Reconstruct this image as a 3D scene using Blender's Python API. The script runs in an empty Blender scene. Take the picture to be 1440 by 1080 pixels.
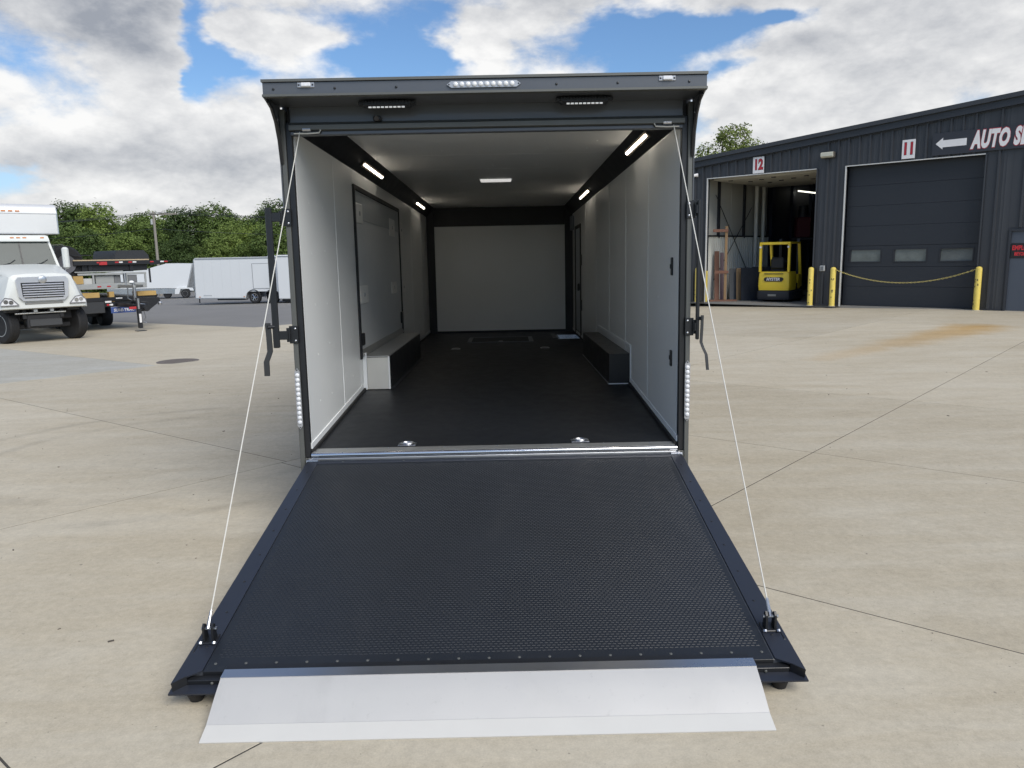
import bpy, bmesh, math, random
from mathutils import Vector, Matrix
R = math.radians
random.seed(7)
S = bpy.context.scene
C = S.collection

# ------------------------------------------------------------------ camera
cam_d = bpy.data.cameras.new("camera")
cam = bpy.data.objects.new("camera", cam_d)
C.objects.link(cam)
S.camera = cam
def cam_matrix(pos, pitch, yaw, roll):
    f = Vector((math.sin(yaw)*math.cos(pitch), math.cos(yaw)*math.cos(pitch), -math.sin(pitch)))
    r0 = Vector((math.cos(yaw), -math.sin(yaw), 0)); u0 = r0.cross(f)
    r = math.cos(roll)*r0 + math.sin(roll)*u0
    u = -math.sin(roll)*r0 + math.cos(roll)*u0
    return Matrix(((r.x, u.x, -f.x, pos[0]), (r.y, u.y, -f.y, pos[1]), (r.z, u.z, -f.z, pos[2]), (0, 0, 0, 1)))
cam.matrix_world = cam_matrix((0.1049, -4.961, 1.7761), 0.1668, 0.0041, -0.0199)
cam_d.sensor_fit = 'HORIZONTAL'; cam_d.sensor_width = 36.0
cam_d.lens = 36.0*1075.6/1440.0
cam_d.clip_start = 0.05; cam_d.clip_end = 3000

# ------------------------------------------------------------------ light
SUN_EL, SUN_AZ = 43.0, 146.0           # azimuth clockwise from +Y
sun_d = bpy.data.lights.new("sun", 'SUN'); sun_d.energy = 2.3; sun_d.angle = R(45); sun_d.color = (1.0, 0.945, 0.86)
sun = bpy.data.objects.new("sun", sun_d); C.objects.link(sun)
sd = Vector((math.sin(R(SUN_AZ))*math.cos(R(SUN_EL)), math.cos(R(SUN_AZ))*math.cos(R(SUN_EL)), math.sin(R(SUN_EL))))
sun.rotation_euler = sd.to_track_quat('Z', 'Y').to_euler()
sun.location = sd*60

class X:
    """tiny expression helper that turns Python arithmetic into Math nodes"""
    def __init__(s, nt, k): s.nt, s.k = nt, k
    def op(s, o, b=None, c=None, clamp=False):
        n = s.nt.nodes.new('ShaderNodeMath'); n.operation = o; n.use_clamp = clamp
        for i, v in enumerate((s, b, c)):
            if v is None: continue
            if isinstance(v, X): s.nt.links.new(v.k, n.inputs[i])
            else: n.inputs[i].default_value = v
        return X(s.nt, n.outputs[0])
    def __add__(s, b): return s.op('ADD', b)
    def __sub__(s, b): return s.op('SUBTRACT', b)
    def __mul__(s, b): return s.op('MULTIPLY', b)
    def __truediv__(s, b): return s.op('DIVIDE', b)
    def sat(s): return s.op('ADD', 0.0, clamp=True)
    def smooth(s, a, b):
        n = s.nt.nodes.new('ShaderNodeMapRange'); n.interpolation_type = 'SMOOTHSTEP'
        s.nt.links.new(s.k, n.inputs[0]); n.inputs[1].default_value = a; n.inputs[2].default_value = b
        n.inputs[3].default_value = 0; n.inputs[4].default_value = 1
        return X(s.nt, n.outputs[0])
def mixc(nt, fac, a, b):
    n = nt.nodes.new('ShaderNodeMix'); n.data_type = 'RGBA'
    if isinstance(fac, X): nt.links.new(fac.k, n.inputs[0])
    else: n.inputs[0].default_value = fac
    for i, v in ((6, a), (7, b)):
        if isinstance(v, (tuple, list)): n.inputs[i].default_value = (*v, 1) if len(v) == 3 else v
        else: nt.links.new(v, n.inputs[i])
    return n.outputs[2]
def noise(nt, vec, scale, detail=4, rough=0.55, dist=0.0):
    n = nt.nodes.new('ShaderNodeTexNoise'); n.inputs['Scale'].default_value = scale
    n.inputs['Detail'].default_value = detail; n.inputs['Roughness'].default_value = rough
    n.inputs['Distortion'].default_value = dist
    if vec is not None: nt.links.new(vec, n.inputs['Vector'])
    return X(nt, n.outputs['Fac'])

# ------------------------------------------------------------------ world
W = bpy.data.worlds.new("World"); S.world = W; W.use_nodes = True
nt = W.node_tree; nt.nodes.clear()
out = nt.nodes.new('ShaderNodeOutputWorld'); bg = nt.nodes.new('ShaderNodeBackground')
STR = 0.1
bg.inputs['Strength'].default_value = STR
sky = nt.nodes.new('ShaderNodeTexSky'); sky.sky_type = 'NISHITA'; sky.sun_disc = False
sky.sun_elevation = R(SUN_EL); sky.sun_rotation = R(SUN_AZ); sky.air_density = 1.0; sky.dust_density = 0.6; sky.ozone_density = 2.0
tc = nt.nodes.new('ShaderNodeTexCoord'); sep = nt.nodes.new('ShaderNodeSeparateXYZ')
nt.links.new(tc.outputs['Generated'], sep.inputs[0])
dx, dy, dz = (X(nt, sep.outputs[i]) for i in range(3))
az = dx.op('ARCTAN2', dy)             # azimuth from +Y
el = dz.op('ARCSINE')
def cloudvec(dzoff):
    v = nt.nodes.new('ShaderNodeCombineXYZ')
    nt.links.new(dx.k, v.inputs[0]); nt.links.new(dy.k, v.inputs[1])
    nt.links.new(((dz + dzoff)*1.9).k, v.inputs[2])
    return v.outputs[0]
# broad banks of cloud: (azimuth deg, elevation deg, half-widths deg, amount of cloud, amount of shadow)
BLOBS = [(-31, 16.5, 10, 5.0, .36, .30), (-25.5, 14.0, 3.6, 3.4,   .22, .34), (-23.5, 18.5, 4, 2.6, .18, .2), (-33, 10.2, 6, 1.8, .22, -.30), (-23, 9.6, 3.0, 2.2, .30, -.35),
         (-27, 6.8, 9, 1.7, .30, .14), (-20.5, 5.6, 7, 2.6, .34, .06), (-30, 3.2, 12, 1.0, .26, .0), (-16.5, 8.0, 2.4, 2.4, .22, -.25), (-14.8, 14.9, 5.8, .95, .30, -.16), (-10.0, 17.4, 6.5, .7, .14, -.2),
         (-12, 18.6, 9, 1.0, -.26, 0), (-19.5, 15.2, 1.7, 2.6, -.34, 0), (-7.5, 13.3, 4.5, 1.4, -.30, 0), (-20.8, 11.2, 1.3, 1.5, -.3, 0), (-34, 5.6, 4.5, .7, -.30, 0), (-18.5, 12.6, 2.5, .8, -.25, 0),
         (-2.2, 14.6, 2.9, 1.9, .34, -.28), (4.2, 17.6, 5.0, 3.2, .36, .52), (2.0, 19.5, 8, 1.5, .2, .3), (19, 19.6, 10, 2.4, .34, .40), (30, 16.0, 8, 4.0, .26, .06), (16.5, 16.6, 4.0, 1.2, .20, .2),
         (11.5, 14.9, 4.0, 1.05, -.40, 0), (8.8, 13.7, 2.4, 1.0, -.34, 0), (18.5, 15.0, 1.9, .55, -.30, 0), (16.2, 12.0, 2.4, .55, -.20, 0), (24, 10.6, 7, 3.4, .22, -.05), (33, 10.0, 4, 2.4, .24, -.2), (16.5, 8.8, 4, 3.0, .24, -.04), (18, 4, 12, 3, .3, 0), (21.5, 12.8, 3.0, 1.4, .16, .26)]
wv = nt.nodes.new('ShaderNodeTexNoise'); wv.inputs['Scale'].default_value = 5.5; wv.inputs['Detail'].default_value = 5; wv.inputs['Roughness'].default_value = 0.6
nt.links.new(cloudvec(0), wv.inputs['Vector'])
ws_ = nt.nodes.new('ShaderNodeSeparateColor'); nt.links.new(wv.outputs['Color'], ws_.inputs[0])
wv_m = X(nt, ws_.outputs[2])
azw = az + (X(nt, ws_.outputs[0]) - 0.5)*R(11); elw = el + (X(nt, ws_.outputs[1]) - 0.5)*R(4.6)
bias = dark = None
for a, e, wa, we, amp, dk in BLOBS:
    u = (azw - R(a))/R(wa); v = (elw - R(e))/R(we)
    g0 = (u*u + v*v).op('MULTIPLY', -1.0).op('EXPONENT')
    g = g0*amp
    bias = g if bias is None else bias + g
    if dk:
        g = g0*dk
        dark = g if dark is None else dark + g
base = noise(nt, cloudvec(0), 3.8, 8, 0.52, 0.25)
upn = noise(nt, cloudvec(0.03), 3.8, 8, 0.52, 0.25)
fine = noise(nt, cloudvec(0), 13.0, 8, 0.62, 0.1)
finu = noise(nt, cloudvec(0.012), 13.0, 8, 0.62, 0.1)
dens = base + (fine - 0.5)*0.36 + bias - 0.035
alpha = dens.smooth(0.43, 0.64)
thick = dens.smooth(0.58, 1.0)
lit = ((base - upn)*1.7 + (fine - finu)*0.55 + 0.5)
shade = ((lit - 0.5)*1.05 + (fine - 0.5)*0.9 + (wv_m - 0.5)*0.9 + 0.72 - thick*0.24 - dark*0.60).sat()
ccol = mixc(nt, shade, (0.225/STR, 0.24/STR, 0.27/STR), (0.635/STR, 0.63/STR, 0.62/STR))
# pale veil near the horizon
veil = el.smooth(R(13), R(0))*0.62
skyc = nt.nodes.new('ShaderNodeMix'); skyc.data_type = 'RGBA'; skyc.blend_type = 'MULTIPLY'
skyc.inputs[0].default_value = 1.0; nt.links.new(sky.outputs[0], skyc.inputs[6]); skyc.inputs[7].default_value = (0.58, 0.72, 0.86, 1)
blue = mixc(nt, veil, skyc.outputs[2], (0.37/STR, 0.48/STR, 0.62/STR))
col = mixc(nt, alpha*0.97, blue, ccol)
nt.links.new(col, bg.inputs['Color']); nt.links.new(bg.outputs[0], out.inputs['Surface'])

# ------------------------------------------------------------------ exposure
S.view_settings.view_transform = 'Standard'; S.view_settings.look = 'None'
S.view_settings.gamma = 1.0; S.view_settings.use_curve_mapping = False
S.view_settings.exposure = 0.64
S.render.engine = 'CYCLES'
S.cycles.max_bounces = 8; S.cycles.diffuse_bounces = 6; S.cycles.glossy_bounces = 4
S.cycles.caustics_reflective = False; S.cycles.caustics_refractive = False
S.cycles.use_denoising = True

# ------------------------------------------------------------------ materials
MATS = {}
def mat(name, col, rough=0.5, metal=0.0, var=0.08, vs=4.0, bump=0.0, bs=60.0, rvar=0.12, spec=0.5, emit=None, estr=0.0, coat=0.0, rnd=0.0):
    if name in MATS: return MATS[name]
    m = bpy.data.materials.new(name); m.use_nodes = True; nt = m.node_tree
    b = nt.nodes['Principled BSDF']
    tc = nt.nodes.new('ShaderNodeTexCoord'); vec = tc.outputs['Object']
    n1 = noise(nt, vec, vs, 6, 0.6)
    k = (n1 - 0.5)*(2.0*var) + 1.0
    if rnd:
        oi = nt.nodes.new('ShaderNodeObjectInfo')
        k = k + (X(nt, oi.outputs['Random']) - 0.5)*rnd
    mul = nt.nodes.new('ShaderNodeVectorMath'); mul.operation = 'SCALE'
    mul.inputs[0].default_value = col; nt.links.new(k.k, mul.inputs['Scale'])
    nt.links.new(mul.outputs[0], b.inputs['Base Color'])
    n2 = noise(nt, vec, vs*2.3, 5, 0.6)
    nt.links.new(((n2 - 0.5)*(2*rvar) + rough).sat().k, b.inputs['Roughness'])
    b.inputs['Metallic'].default_value = metal
    b.inputs['Specular IOR Level'].default_value = spec
    if coat: b.inputs['Coat Weight'].default_value = coat; b.inputs['Coat Roughness'].default_value = 0.06
    if emit: b.inputs['Emission Color'].default_value = (*emit, 1); b.inputs['Emission Strength'].default_value = estr
    if bump:
        bp = nt.nodes.new('ShaderNodeBump'); bp.inputs['Strength'].default_value = bump; bp.inputs['Distance'].default_value = 0.01
        n3 = noise(nt, vec, bs, 3, 0.6); nt.links.new(n3.k, bp.inputs['Height']); nt.links.new(bp.outputs[0], b.inputs['Normal'])
    MATS[name] = m
    return m
charcoal = mat('charcoal_paint', (0.078, 0.085, 0.097), 0.34, 0.0, 0.06, 2.0, coat=0.25)
charcoal2 = mat('charcoal_post', (0.115, 0.118, 0.110), 0.45, 0.3, 0.06, 3.0)
black = mat('black_paint', (0.012, 0.013, 0.015), 0.36, 0, 0.15, 5)
blackm = mat('black_matt', (0.011, 0.013, 0.017), 0.62, 0, 0.2, 5, bump=0.05)
cove_b = mat('black_cove', (0.006, 0.007, 0.010), 0.5, 0, 0.1, 3)
rubber = mat('rubber', (0.013, 0.013, 0.014), 0.72, 0, 0.2, 12, bump=0.1)
panel_w = mat('white_wall_panel', (0.78, 0.795, 0.79), 0.38, 0, 0.035, 1.5, rvar=0.06, coat=0.1)
ceil_w = mat('white_ceiling_panel', (0.80, 0.80, 0.78), 0.5, 0, 0.03, 1.5)
trim_w = mat('white_trim', (0.80, 0.82, 0.83), 0.4, 0, 0.03, 3)
alu = mat('aluminium', (0.60, 0.61, 0.62), 0.33, 1.0, 0.06, 5, rvar=0.1)
alu_d = mat('aluminium_dull', (0.50, 0.51, 0.51), 0.48, 0.9, 0.1, 6, rvar=0.1)
chrome = mat('chrome', (0.72, 0.73, 0.75), 0.12, 1.0, 0.03, 4, rvar=0.05)
zinc = mat('zinc', (0.50, 0.51, 0.53), 0.3, 1.0, 0.12, 30)
rope = mat('white_cable', (0.60, 0.59, 0.54), 0.55, 0, 0.05, 40)
led_c = mat('clear_led', (0.70, 0.71, 0.73), 0.18, 0.0, 0.25, 60, spec=0.8)
led_h = mat('led_housing', (0.42, 0.43, 0.45), 0.3, 0.5, 0.1, 30)
strip_on = mat('lit_strip', (1, 0.9, 0.75), 0.5, emit=(1.0, 0.90, 0.76), estr=8.0)
strip_h = mat('strip_housing', (0.26, 0.22, 0.17), 0.4, 0.3)
tiny_on = mat('lit_dots', (0.9, 0.9, 0.9), 0.3, emit=(1, 1, 0.98), estr=0.2)
dome_w = mat('dome_lens', (0.80, 0.80, 0.78), 0.35, emit=(1, .98, .95), estr=0.36)

# ------------------------------------------------------------------ mesh helpers
class MB:
    def __init__(s): s.b = bmesh.new()
    def box(s, x0, x1, y0, y1, z0, z1, bev=0.0, M=None):
        vs = [s.b.verts.new((x, y, z)) for x in (x0, x1) for y in (y0, y1) for z in (z0, z1)]
        fs = [(0, 1, 3, 2), (4, 6, 7, 5), (0, 4, 5, 1), (2, 3, 7, 6), (0, 2, 6, 4), (1, 5, 7, 3)]
        F = [s.b.faces.new([vs[i] for i in f]) for f in fs]
        geo = vs
        if bev > 0:
            es = list({e for f in F for e in f.edges})
            r = bmesh.ops.bevel(s.b, geom=es, offset=bev, offset_type='OFFSET', segments=1, profile=0.5, affect='EDGES', clamp_overlap=True)
            geo = list({v for f in r['faces'] for v in f.verts})
        if M is not None:
            for v in geo: v.co = M @ v.co
        return s
    def prism(s, poly, a, b, axis='y', M=None):
        """poly: 2D points; extruded along axis from a to b"""
        def P(p, t):
            if axis == 'y': q = Vector((p[0], t, p[1]))
            elif axis == 'x': q = Vector((t, p[0], p[1]))
            else: q = Vector((p[0], p[1], t))
            return M @ q if M is not None else q
        A = [s.b.verts.new(P(p, a)) for p in poly]; B = [s.b.verts.new(P(p, b)) for p in poly]
        n = len(poly)
        s.b.faces.new(A[::-1]); s.b.faces.new(B)
        for i in range(n): s.b.faces.new((A[i], A[(i+1) % n], B[(i+1) % n], B[i]))
        return s
    def sheet(s, pts_a, pts_b):
        A = [s.b.verts.new(p) for p in pts_a]; B = [s.b.verts.new(p) for p in pts_b]
        for i in range(len(A)-1): s.b.faces.new((A[i], A[i+1], B[i+1], B[i]))
        return s
    def loft(s, secs, cap=True, closed=True):
        V = [[s.b.verts.new(p) for p in sec] for sec in secs]
        n = len(secs[0])
        for a, b in zip(V, V[1:]):
            for i in range(n if closed else n-1):
                s.b.faces.new((a[i], a[(i+1) % n], b[(i+1) % n], b[i]))
        if cap: s.b.faces.new(V[0][::-1]); s.b.faces.new(V[-1])
        return s
    def cyl(s, p0, p1, r0, r1=None, seg=12, cap=True):
        r1 = r0 if r1 is None else r1
        p0, p1 = Vector(p0), Vector(p1); d = (p1-p0).normalized()
        u = d.orthogonal().normalized(); w = d.cross(u)
        ring = lambda p, r: [p + u*(r*math.cos(2*math.pi*i/seg)) + w*(r*math.sin(2*math.pi*i/seg)) for i in range(seg)]
        return s.loft([ring(p0, r0), ring(p1, r1)], cap)
    def tube(s, pts, r, seg=6):
        pts = [Vector(p) for p in pts]; secs = []
        u = None
        for i, p in enumerate(pts):
            d = (pts[min(i+1, len(pts)-1)] - pts[max(i-1, 0)]).normalized()
            if u is None: u = d.orthogonal().normalized()
            u = (u - d*u.dot(d)).normalized(); w = d.cross(u)
            rr = r[i] if isinstance(r, (list, tuple)) else r
            secs.append([p + u*(rr*math.cos(2*math.pi*k/seg)) + w*(rr*math.sin(2*math.pi*k/seg)) for k in range(seg)])
        return s.loft(secs)
    def lathe(s, prof, c, axis, seg=24):
        """prof: (radius, offset along axis) list"""
        c = Vector(c); d = Vector(axis).normalized(); u = d.orthogonal().normalized(); w = d.cross(u)
        secs = [[c + d*h + u*(r*math.cos(2*math.pi*i/seg)) + w*(r*math.sin(2*math.pi*i/seg)) for i in range(seg)] for r, h in prof]
        return s.loft(secs, True)
    def dome(s, c, r, h, axis, seg=10):
        return s.lathe([(r, 0), (r*.92, h*.45), (r*.7, h*.8), (r*.25, h)], c, axis, seg)
    def quad(s, *p):
        s.b.faces.new([s.b.verts.new(q) for q in p]); return s
    def build(s, name, m, parent=None, M=None, angle=32):
        me = bpy.data.meshes.new(name)
        bmesh.ops.recalc_face_normals(s.b, faces=s.b.faces[:])
        if M is not None: bmesh.ops.transform(s.b, matrix=M, verts=s.b.verts[:])
        s.b.to_mesh(me); s.b.free()
        for p in me.polygons: p.use_smooth = True
        me.set_sharp_from_angle(angle=R(angle))
        me.materials.append(m)
        o = bpy.data.objects.new(name, me); C.objects.link(o)
        if parent is not None: o.parent = parent
        return o
def thing(name, label, cat, loc=(0, 0, 0), rz=0.0, group=None, rx=0.0):
    o = bpy.data.objects.new(name, None); C.objects.link(o); o.empty_display_size = 0.2
    o.location = loc; o.rotation_euler = (rx, 0, rz)
    o['label'] = label; o['category'] = cat
    if group: o['group'] = group
    return o
def tag(o, label, cat, group=None):
    o['label'] = label; o['category'] = cat
    if group: o['group'] = group
    return o
def stuff(o): o['kind'] = 'stuff'; return o
def struct(o): o['kind'] = 'structure'; return o
def text(name, body, size, m, parent, M, ext=0.003, shear=0.0, off=0.0, sx=1.0, align='CENTER', sp=1.0):
    cu = bpy.data.curves.new(name, 'FONT'); cu.body = body; cu.size = size; cu.extrude = ext; cu.shear = shear; cu.offset = off
    cu.align_x = align; cu.align_y = 'CENTER'; cu.space_character = sp; cu.resolution_u = 3
    cu.materials.append(m)
    tmp = bpy.data.objects.new(name, cu); C.objects.link(tmp)
    dg = bpy.context.evaluated_depsgraph_get()
    me = bpy.data.meshes.new_from_object(tmp.evaluated_get(dg)); me.name = name
    bpy.data.objects.remove(tmp)
    o = bpy.data.objects.new(name, me); C.objects.link(o); o.parent = parent
    o.matrix_local = M @ Matrix.Diagonal((sx, 1, 1, 1))
    return o
def copy_tree(o, parent=None):
    c = o.copy(); C.objects.link(c); c.parent = parent
    for ch in list(o.children): copy_tree(ch, c)
    return c

# ------------------------------------------------------------------ ground
AA, AB = R(47.5), R(39.2)
NA = Vector((math.sin(AA), -math.cos(AA))); NB = Vector((math.sin(AB), math.cos(AB)))
det = NA.x*NB.y - NA.y*NB.x
def ab2xy(a, b): return Vector(((a*NB.y - b*NA.y)/det, (NA.x*b - NB.x*a)/det))
BREAK, SLOPE = -2.53, 0.021            # the yard falls gently to the left of this joint
def gz(x, y):
    a = NA.x*x + NA.y*y
    return -SLOPE*(BREAK - max(a, -75)) if a < BREAK else 0.0

def concrete(name, col, grey=0.0):
    m = bpy.data.materials.new(name); m.use_nodes = True; nt = m.node_tree; b = nt.nodes['Principled BSDF']
    g = nt.nodes.new('ShaderNodeNewGeometry'); P = g.outputs['Position']
    sp = nt.nodes.new('ShaderNodeSeparateXYZ'); nt.links.new(P, sp.inputs[0])
    px, py = X(nt, sp.outputs[0]), X(nt, sp.outputs[1])
    # brushed direction: stretch along the B joints
    mp = nt.nodes.new('ShaderNodeMapping'); nt.links.new(P, mp.inputs[0])
    mp.inputs['Rotation'].default_value = (0, 0, R(-12)); mp.inputs['Scale'].default_value = (0.55, 2.6, 1)
    big = noise(nt, P, 0.35, 5, 0.6, 0.3)
    mid = noise(nt, mp.outputs[0], 1.1, 8, 0.66, 0.4)
    spk = noise(nt, P, 26, 4, 0.7)
    grain = noise(nt, P, 120, 3, 0.8)
    aggr = noise(nt, P, 7.0, 9, 0.75)
    oi = nt.nodes.new('ShaderNodeObjectInfo')
    k = (big - 0.5)*0.30 + (mid - 0.5)*0.46 + (spk - 0.5)*0.46 + (grain - 0.5)*0.55 + (aggr - 0.5)*0.40 + (X(nt, oi.outputs['Random']) - 0.5)*0.10 + 1.0
    c1 = mixc(nt, (mid*0.7 + big*0.3).smooth(0.36, 0.66), (col[0]*1.0, col[1]*0.985, col[2]*0.94), (col[0]*0.98, col[1]*1.0, col[2]*1.02))
    pits = (noise(nt, P, 16, 2, 0.5).smooth(0.735, 0.765)*0.55 + noise(nt, P, 47, 2, 0.5).smooth(0.72, 0.76)*0.55).sat()
    patch = noise(nt, P, 0.9, 7, 0.7, 0.8).smooth(0.58, 0.80)*0.26
    c2 = mixc(nt, patch, c1, (col[0]*0.66, col[1]*0.62, col[2]*0.54))
    # clay-coloured stain washed out of the far slab
    def seg(ax, ay, bx, by):
        lx, ly = bx-ax, by-ay; L2 = lx*lx+ly*ly
        t = (((px - ax)*lx + (py - ay)*ly)/L2).sat()
        ex = px - ax - t*lx; ey = py - ay - t*ly
        return (ex*ex + ey*ey).op('SQRT'), t
    wob = noise(nt, P, 0.8, 6, 0.65, 0.5)
    d, t = seg(10.6, 12.0, 5.2, 7.35)
    wdt = (t*-0.62 + 1.0)
    st = ((d/wdt) + (wob - 0.5)*1.7).smooth(1.05, 0.05)*(t*-0.75 + 1.0)
    c3 = mixc(nt, st*0.85, c2, (0.40, 0.25, 0.085))
    # faint tyre tracks
    def arc(cx, cy, r, w, a):
        e = ((px-cx)*(px-cx) + (py-cy)*(py-cy)).op('SQRT') - r
        e = e.op('ABSOLUTE')
        return (e + (wob-0.5)*0.10).smooth(w, w*0.15)*a
    tr = arc(-3.2, 2.35, 2.28, .12, .22) + arc(-3.2, 2.35, 1.72, .12, .20)
    tr = tr*(noise(nt, P, 1.7, 4, 0.6).smooth(0.35, 0.65))
    c4 = mixc(nt, tr.sat(), c3, (0.13, 0.12, 0.105))
    c5 = mixc(nt, pits, c4, (0.12, 0.11, 0.10))
    mul = nt.nodes.new('ShaderNodeVectorMath'); mul.operation = 'SCALE'
    nt.links.new(c5, mul.inputs[0]); nt.links.new(k.k, mul.inputs['Scale'])
    nt.links.new(mul.outputs[0], b.inputs['Base Color'])
    nt.links.new(((mid - 0.5)*0.3 + 0.74).sat().k, b.inputs['Roughness'])
    b.inputs['Specular IOR Level'].default_value = 0.35
    bp = nt.nodes.new('ShaderNodeBump'); bp.inputs['Strength'].default_value = 0.35; bp.inputs['Distance'].default_value = 0.004
    nt.links.new((spk*0.7 + grain*0.6 + mid*0.8).k, bp.inputs['Height']); nt.links.new(bp.outputs[0], b.inputs['Normal'])
    return m
conc = concrete('concrete', (0.462, 0.410, 0.318))
conc_g = concrete('concrete_grey', (0.405, 0.39, 0.345))

gm = mat('grassy_ground', (0.085, 0.11, 0.04), 0.9, 0, 0.4, 0.5, bump=0.4, bs=4)
g = MB()
cols = [-900, -75, BREAK, 900]
for i in range(3):
    a0, a1 = cols[i], cols[i+1]
    p = [ab2xy(a0, -900), ab2xy(a1, -900), ab2xy(a1, 900), ab2xy(a0, 900)]
    zz = lambda a: (-SLOPE*(BREAK - max(a, -75)) if a < BREAK else 0) - 0.3
    g.quad(*[Vector((q.x, q.y, zz(a))) for q, a in zip(p, (a0, a1, a1, a0))])
bmesh.ops.remove_doubles(g.b, verts=g.b.verts[:], dist=0.001)
ground = struct(g.build('ground', gm))

yard = bpy.data.objects.new('concrete_yard', None); C.objects.link(yard); struct(yard)
joint_m = mat('joint_filler', (0.060, 0.054, 0.045), 0.9)
RIGHTB = [-12, -9, -6, -3, .05, 3.0, 6.0, 8.55, 12, 16, 20, 26, 32, 40]
STRIPS = [(-60, -19.2, [-26, -18, -10, -3, 3.3, 10.15]),
          (-19.2, -11.5, [-20, -14, -8, -3, 3.3, 10.15, 16, 22, 30, 40]),
          (-11.5, BREAK, [-18, -12, -6, .1, 6, 12, 18, 24, 32, 40]),
          (BREAK, .97, RIGHTB), (.97, 8.2, RIGHTB), (8.2, 15.4, RIGHTB), (15.4, 24, RIGHTB), (24, 40, RIGHTB)]
def slab(a0, a1, b0, b1, m, gap=0.0042):
    mb = MB(); q = []
    for a, b in ((a0+gap, b0+gap), (a1-gap, b0+gap), (a1-gap, b1-gap), (a0+gap, b1-gap)):
        p = ab2xy(a, b); q.append((p.x, p.y, gz(p.x, p.y)))
    e = 0.0015; cx = sum(p[0] for p in q)/4; cy = sum(p[1] for p in q)/4
    top = []
    for a, b in ((a0+gap+e, b0+gap+e), (a1-gap-e, b0+gap+e), (a1-gap-e, b1-gap-e), (a0+gap+e, b1-gap-e)):
        p = ab2xy(a, b); top.append(Vector((p.x, p.y, gz(p.x, p.y))))
    midr = [Vector((p[0], p[1], p[2]-e)) for p in q]; bot = [Vector((p[0], p[1], p[2]-0.2)) for p in q]
    mb.loft([bot, midr, top])
    return mb.build('concrete_slab', m, yard)
for a0, a1, bl in STRIPS:
    for b0, b1 in zip(bl, bl[1:]):
        slab(a0, a1, b0, b1, conc_g if (a0 == -19.2 and b0 == -3) or (a0 == -60 and b0 == -3) else conc)
jb = MB()
for a0, a1, bl in STRIPS:
    p = [ab2xy(a0, bl[0]), ab2xy(a1, bl[0]), ab2xy(a1, bl[-1]), ab2xy(a0, bl[-1])]
    jb.quad(*[Vector((v.x, v.y, (-SLOPE*(BREAK-a) if a < BREAK else 0) - 0.0012)) for v, a in zip(p, (a0, a1, a1, a0))])
jb.build('joint_filler', joint_m, yard)
# asphalt beyond the concrete
asm = mat('asphalt', (0.185, 0.18, 0.172), 0.85, 0, 0.16, 0.35, bump=0.3, bs=90)
ap = MB()
cells = [(-19.2, 10.16), (-75, 10.16), (-75, 75), (-19.2, 75)]
ap.quad(*[Vector((*ab2xy(a, b), -SLOPE*(BREAK-a) - 0.004)) for a, b in cells])
cells = [(-75, 10.16), (-140, 10.16), (-140, 75), (-75, 75)]
ap.quad(*[Vector((*ab2xy(a, b), -SLOPE*(BREAK+75) - 0.004)) for a, b in cells])
bmesh.ops.remove_doubles(ap.b, verts=ap.b.verts[:], dist=0.001)
struct(ap.build('asphalt', asm))

# ------------------------------------------------------------------ the enclosed trailer in the middle
TAU = R(1.0)
TR = thing('cargo_trailer', 'charcoal enclosed cargo trailer seen from behind with its rear ramp lowered and white interior', 'trailer',
           (0, -0.5*math.sin(TAU), 0.5*(1-math.cos(TAU))), 0, None, -TAU)
L = 8.113; ZW, ZC, XC, XI, XO = 2.577, 2.7166, 1.0926, 1.225, 1.294
Z0, Z1, YD = 0.5, 0.6188, 1.98
def part(mb, name, m, parent=TR, label=None):
    o = mb.build(name, m, parent)
    if label: o['label'] = label
    return o
# outer shell
for s in (-1, 1):
    a, b = sorted((s*(XI+0.03), s*XO))
    part(MB().box(a, b, 0.06, L+0.1, 0.36, 2.80, 0.008), 'side_skin', charcoal)
part(MB().box(-XO+.001, XO-.001, 0.0, L+0.1, 2.803, 2.85, 0.01), 'roof', charcoal)
part(MB().box(-XO+.002, XO-.002, L+0.101, L+0.16, 0.36, 2.80, 0.01), 'front_wall', charcoal)
part(MB().prism([(2.02, .50), (L+.1, .50), (L+.1, .36), (0.06, .30), (0.06, .40), (2.0, .50)], -1.2, 1.2, 'x'), 'chassis', black)
# floor (level, then dropping to the rear as a beavertail)
part(MB().prism([(0.0, Z0), (YD, Z1), (L, Z1), (L, Z1-.06), (YD, Z1-.06), (0.0, Z0-.06)], -XI+.002, XI-.002, 'x'), 'floor', mat('black_floor', (0.0055, 0.0075, 0.011), 0.5, 0, 0.2, 4, bump=.05, spec=.45))
# wall panels with white joint strips
def wallz(y): return Z0 + (Z1-Z0)*min(y/YD, 1) if y < YD else Z1
def wpanel(s, y0, y1, zlo=None, zhi=None):
    zb0 = zlo if zlo is not None else wallz(y0)+.055; zb1 = zlo if zlo is not None else wallz(y1)+.055
    zt = zhi if zhi is not None else ZW
    x0 = s*XI
    p = [(y0, zb0), (y1, zb1), (y1, zt), (y0, zt)]
    if y0 < YD < y1 and zlo is None: p = [(y0, zb0), (YD, Z1+.055), (y1, zb1), (y1, zt), (y0, zt)]
    return part(MB().prism(p, *sorted((x0, x0+s*.012)), 'x'), 'wall_panel', panel_w)
g = 0.004
DL0, DL1, DLZ0, DLZ1 = 1.86, 4.69, 0.91, 2.45
for y0, y1 in ((0.045, 1.13-g), (1.13+g, DL0-.005)): wpanel(-1, y0, y1)
wpanel(-1, DL0, DL1, None, DLZ0-.004)
wpanel(-1, DL0, DL1, DLZ1+.004, None)
for y0, y1 in ((DL1+.005, 5.93-g), (5.93+g, 7.15-g), (7.15+g, L-.01)): wpanel(-1, y0, y1)
DR0, DR1, DRZ = 6.62, 7.52, 2.34
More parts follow.
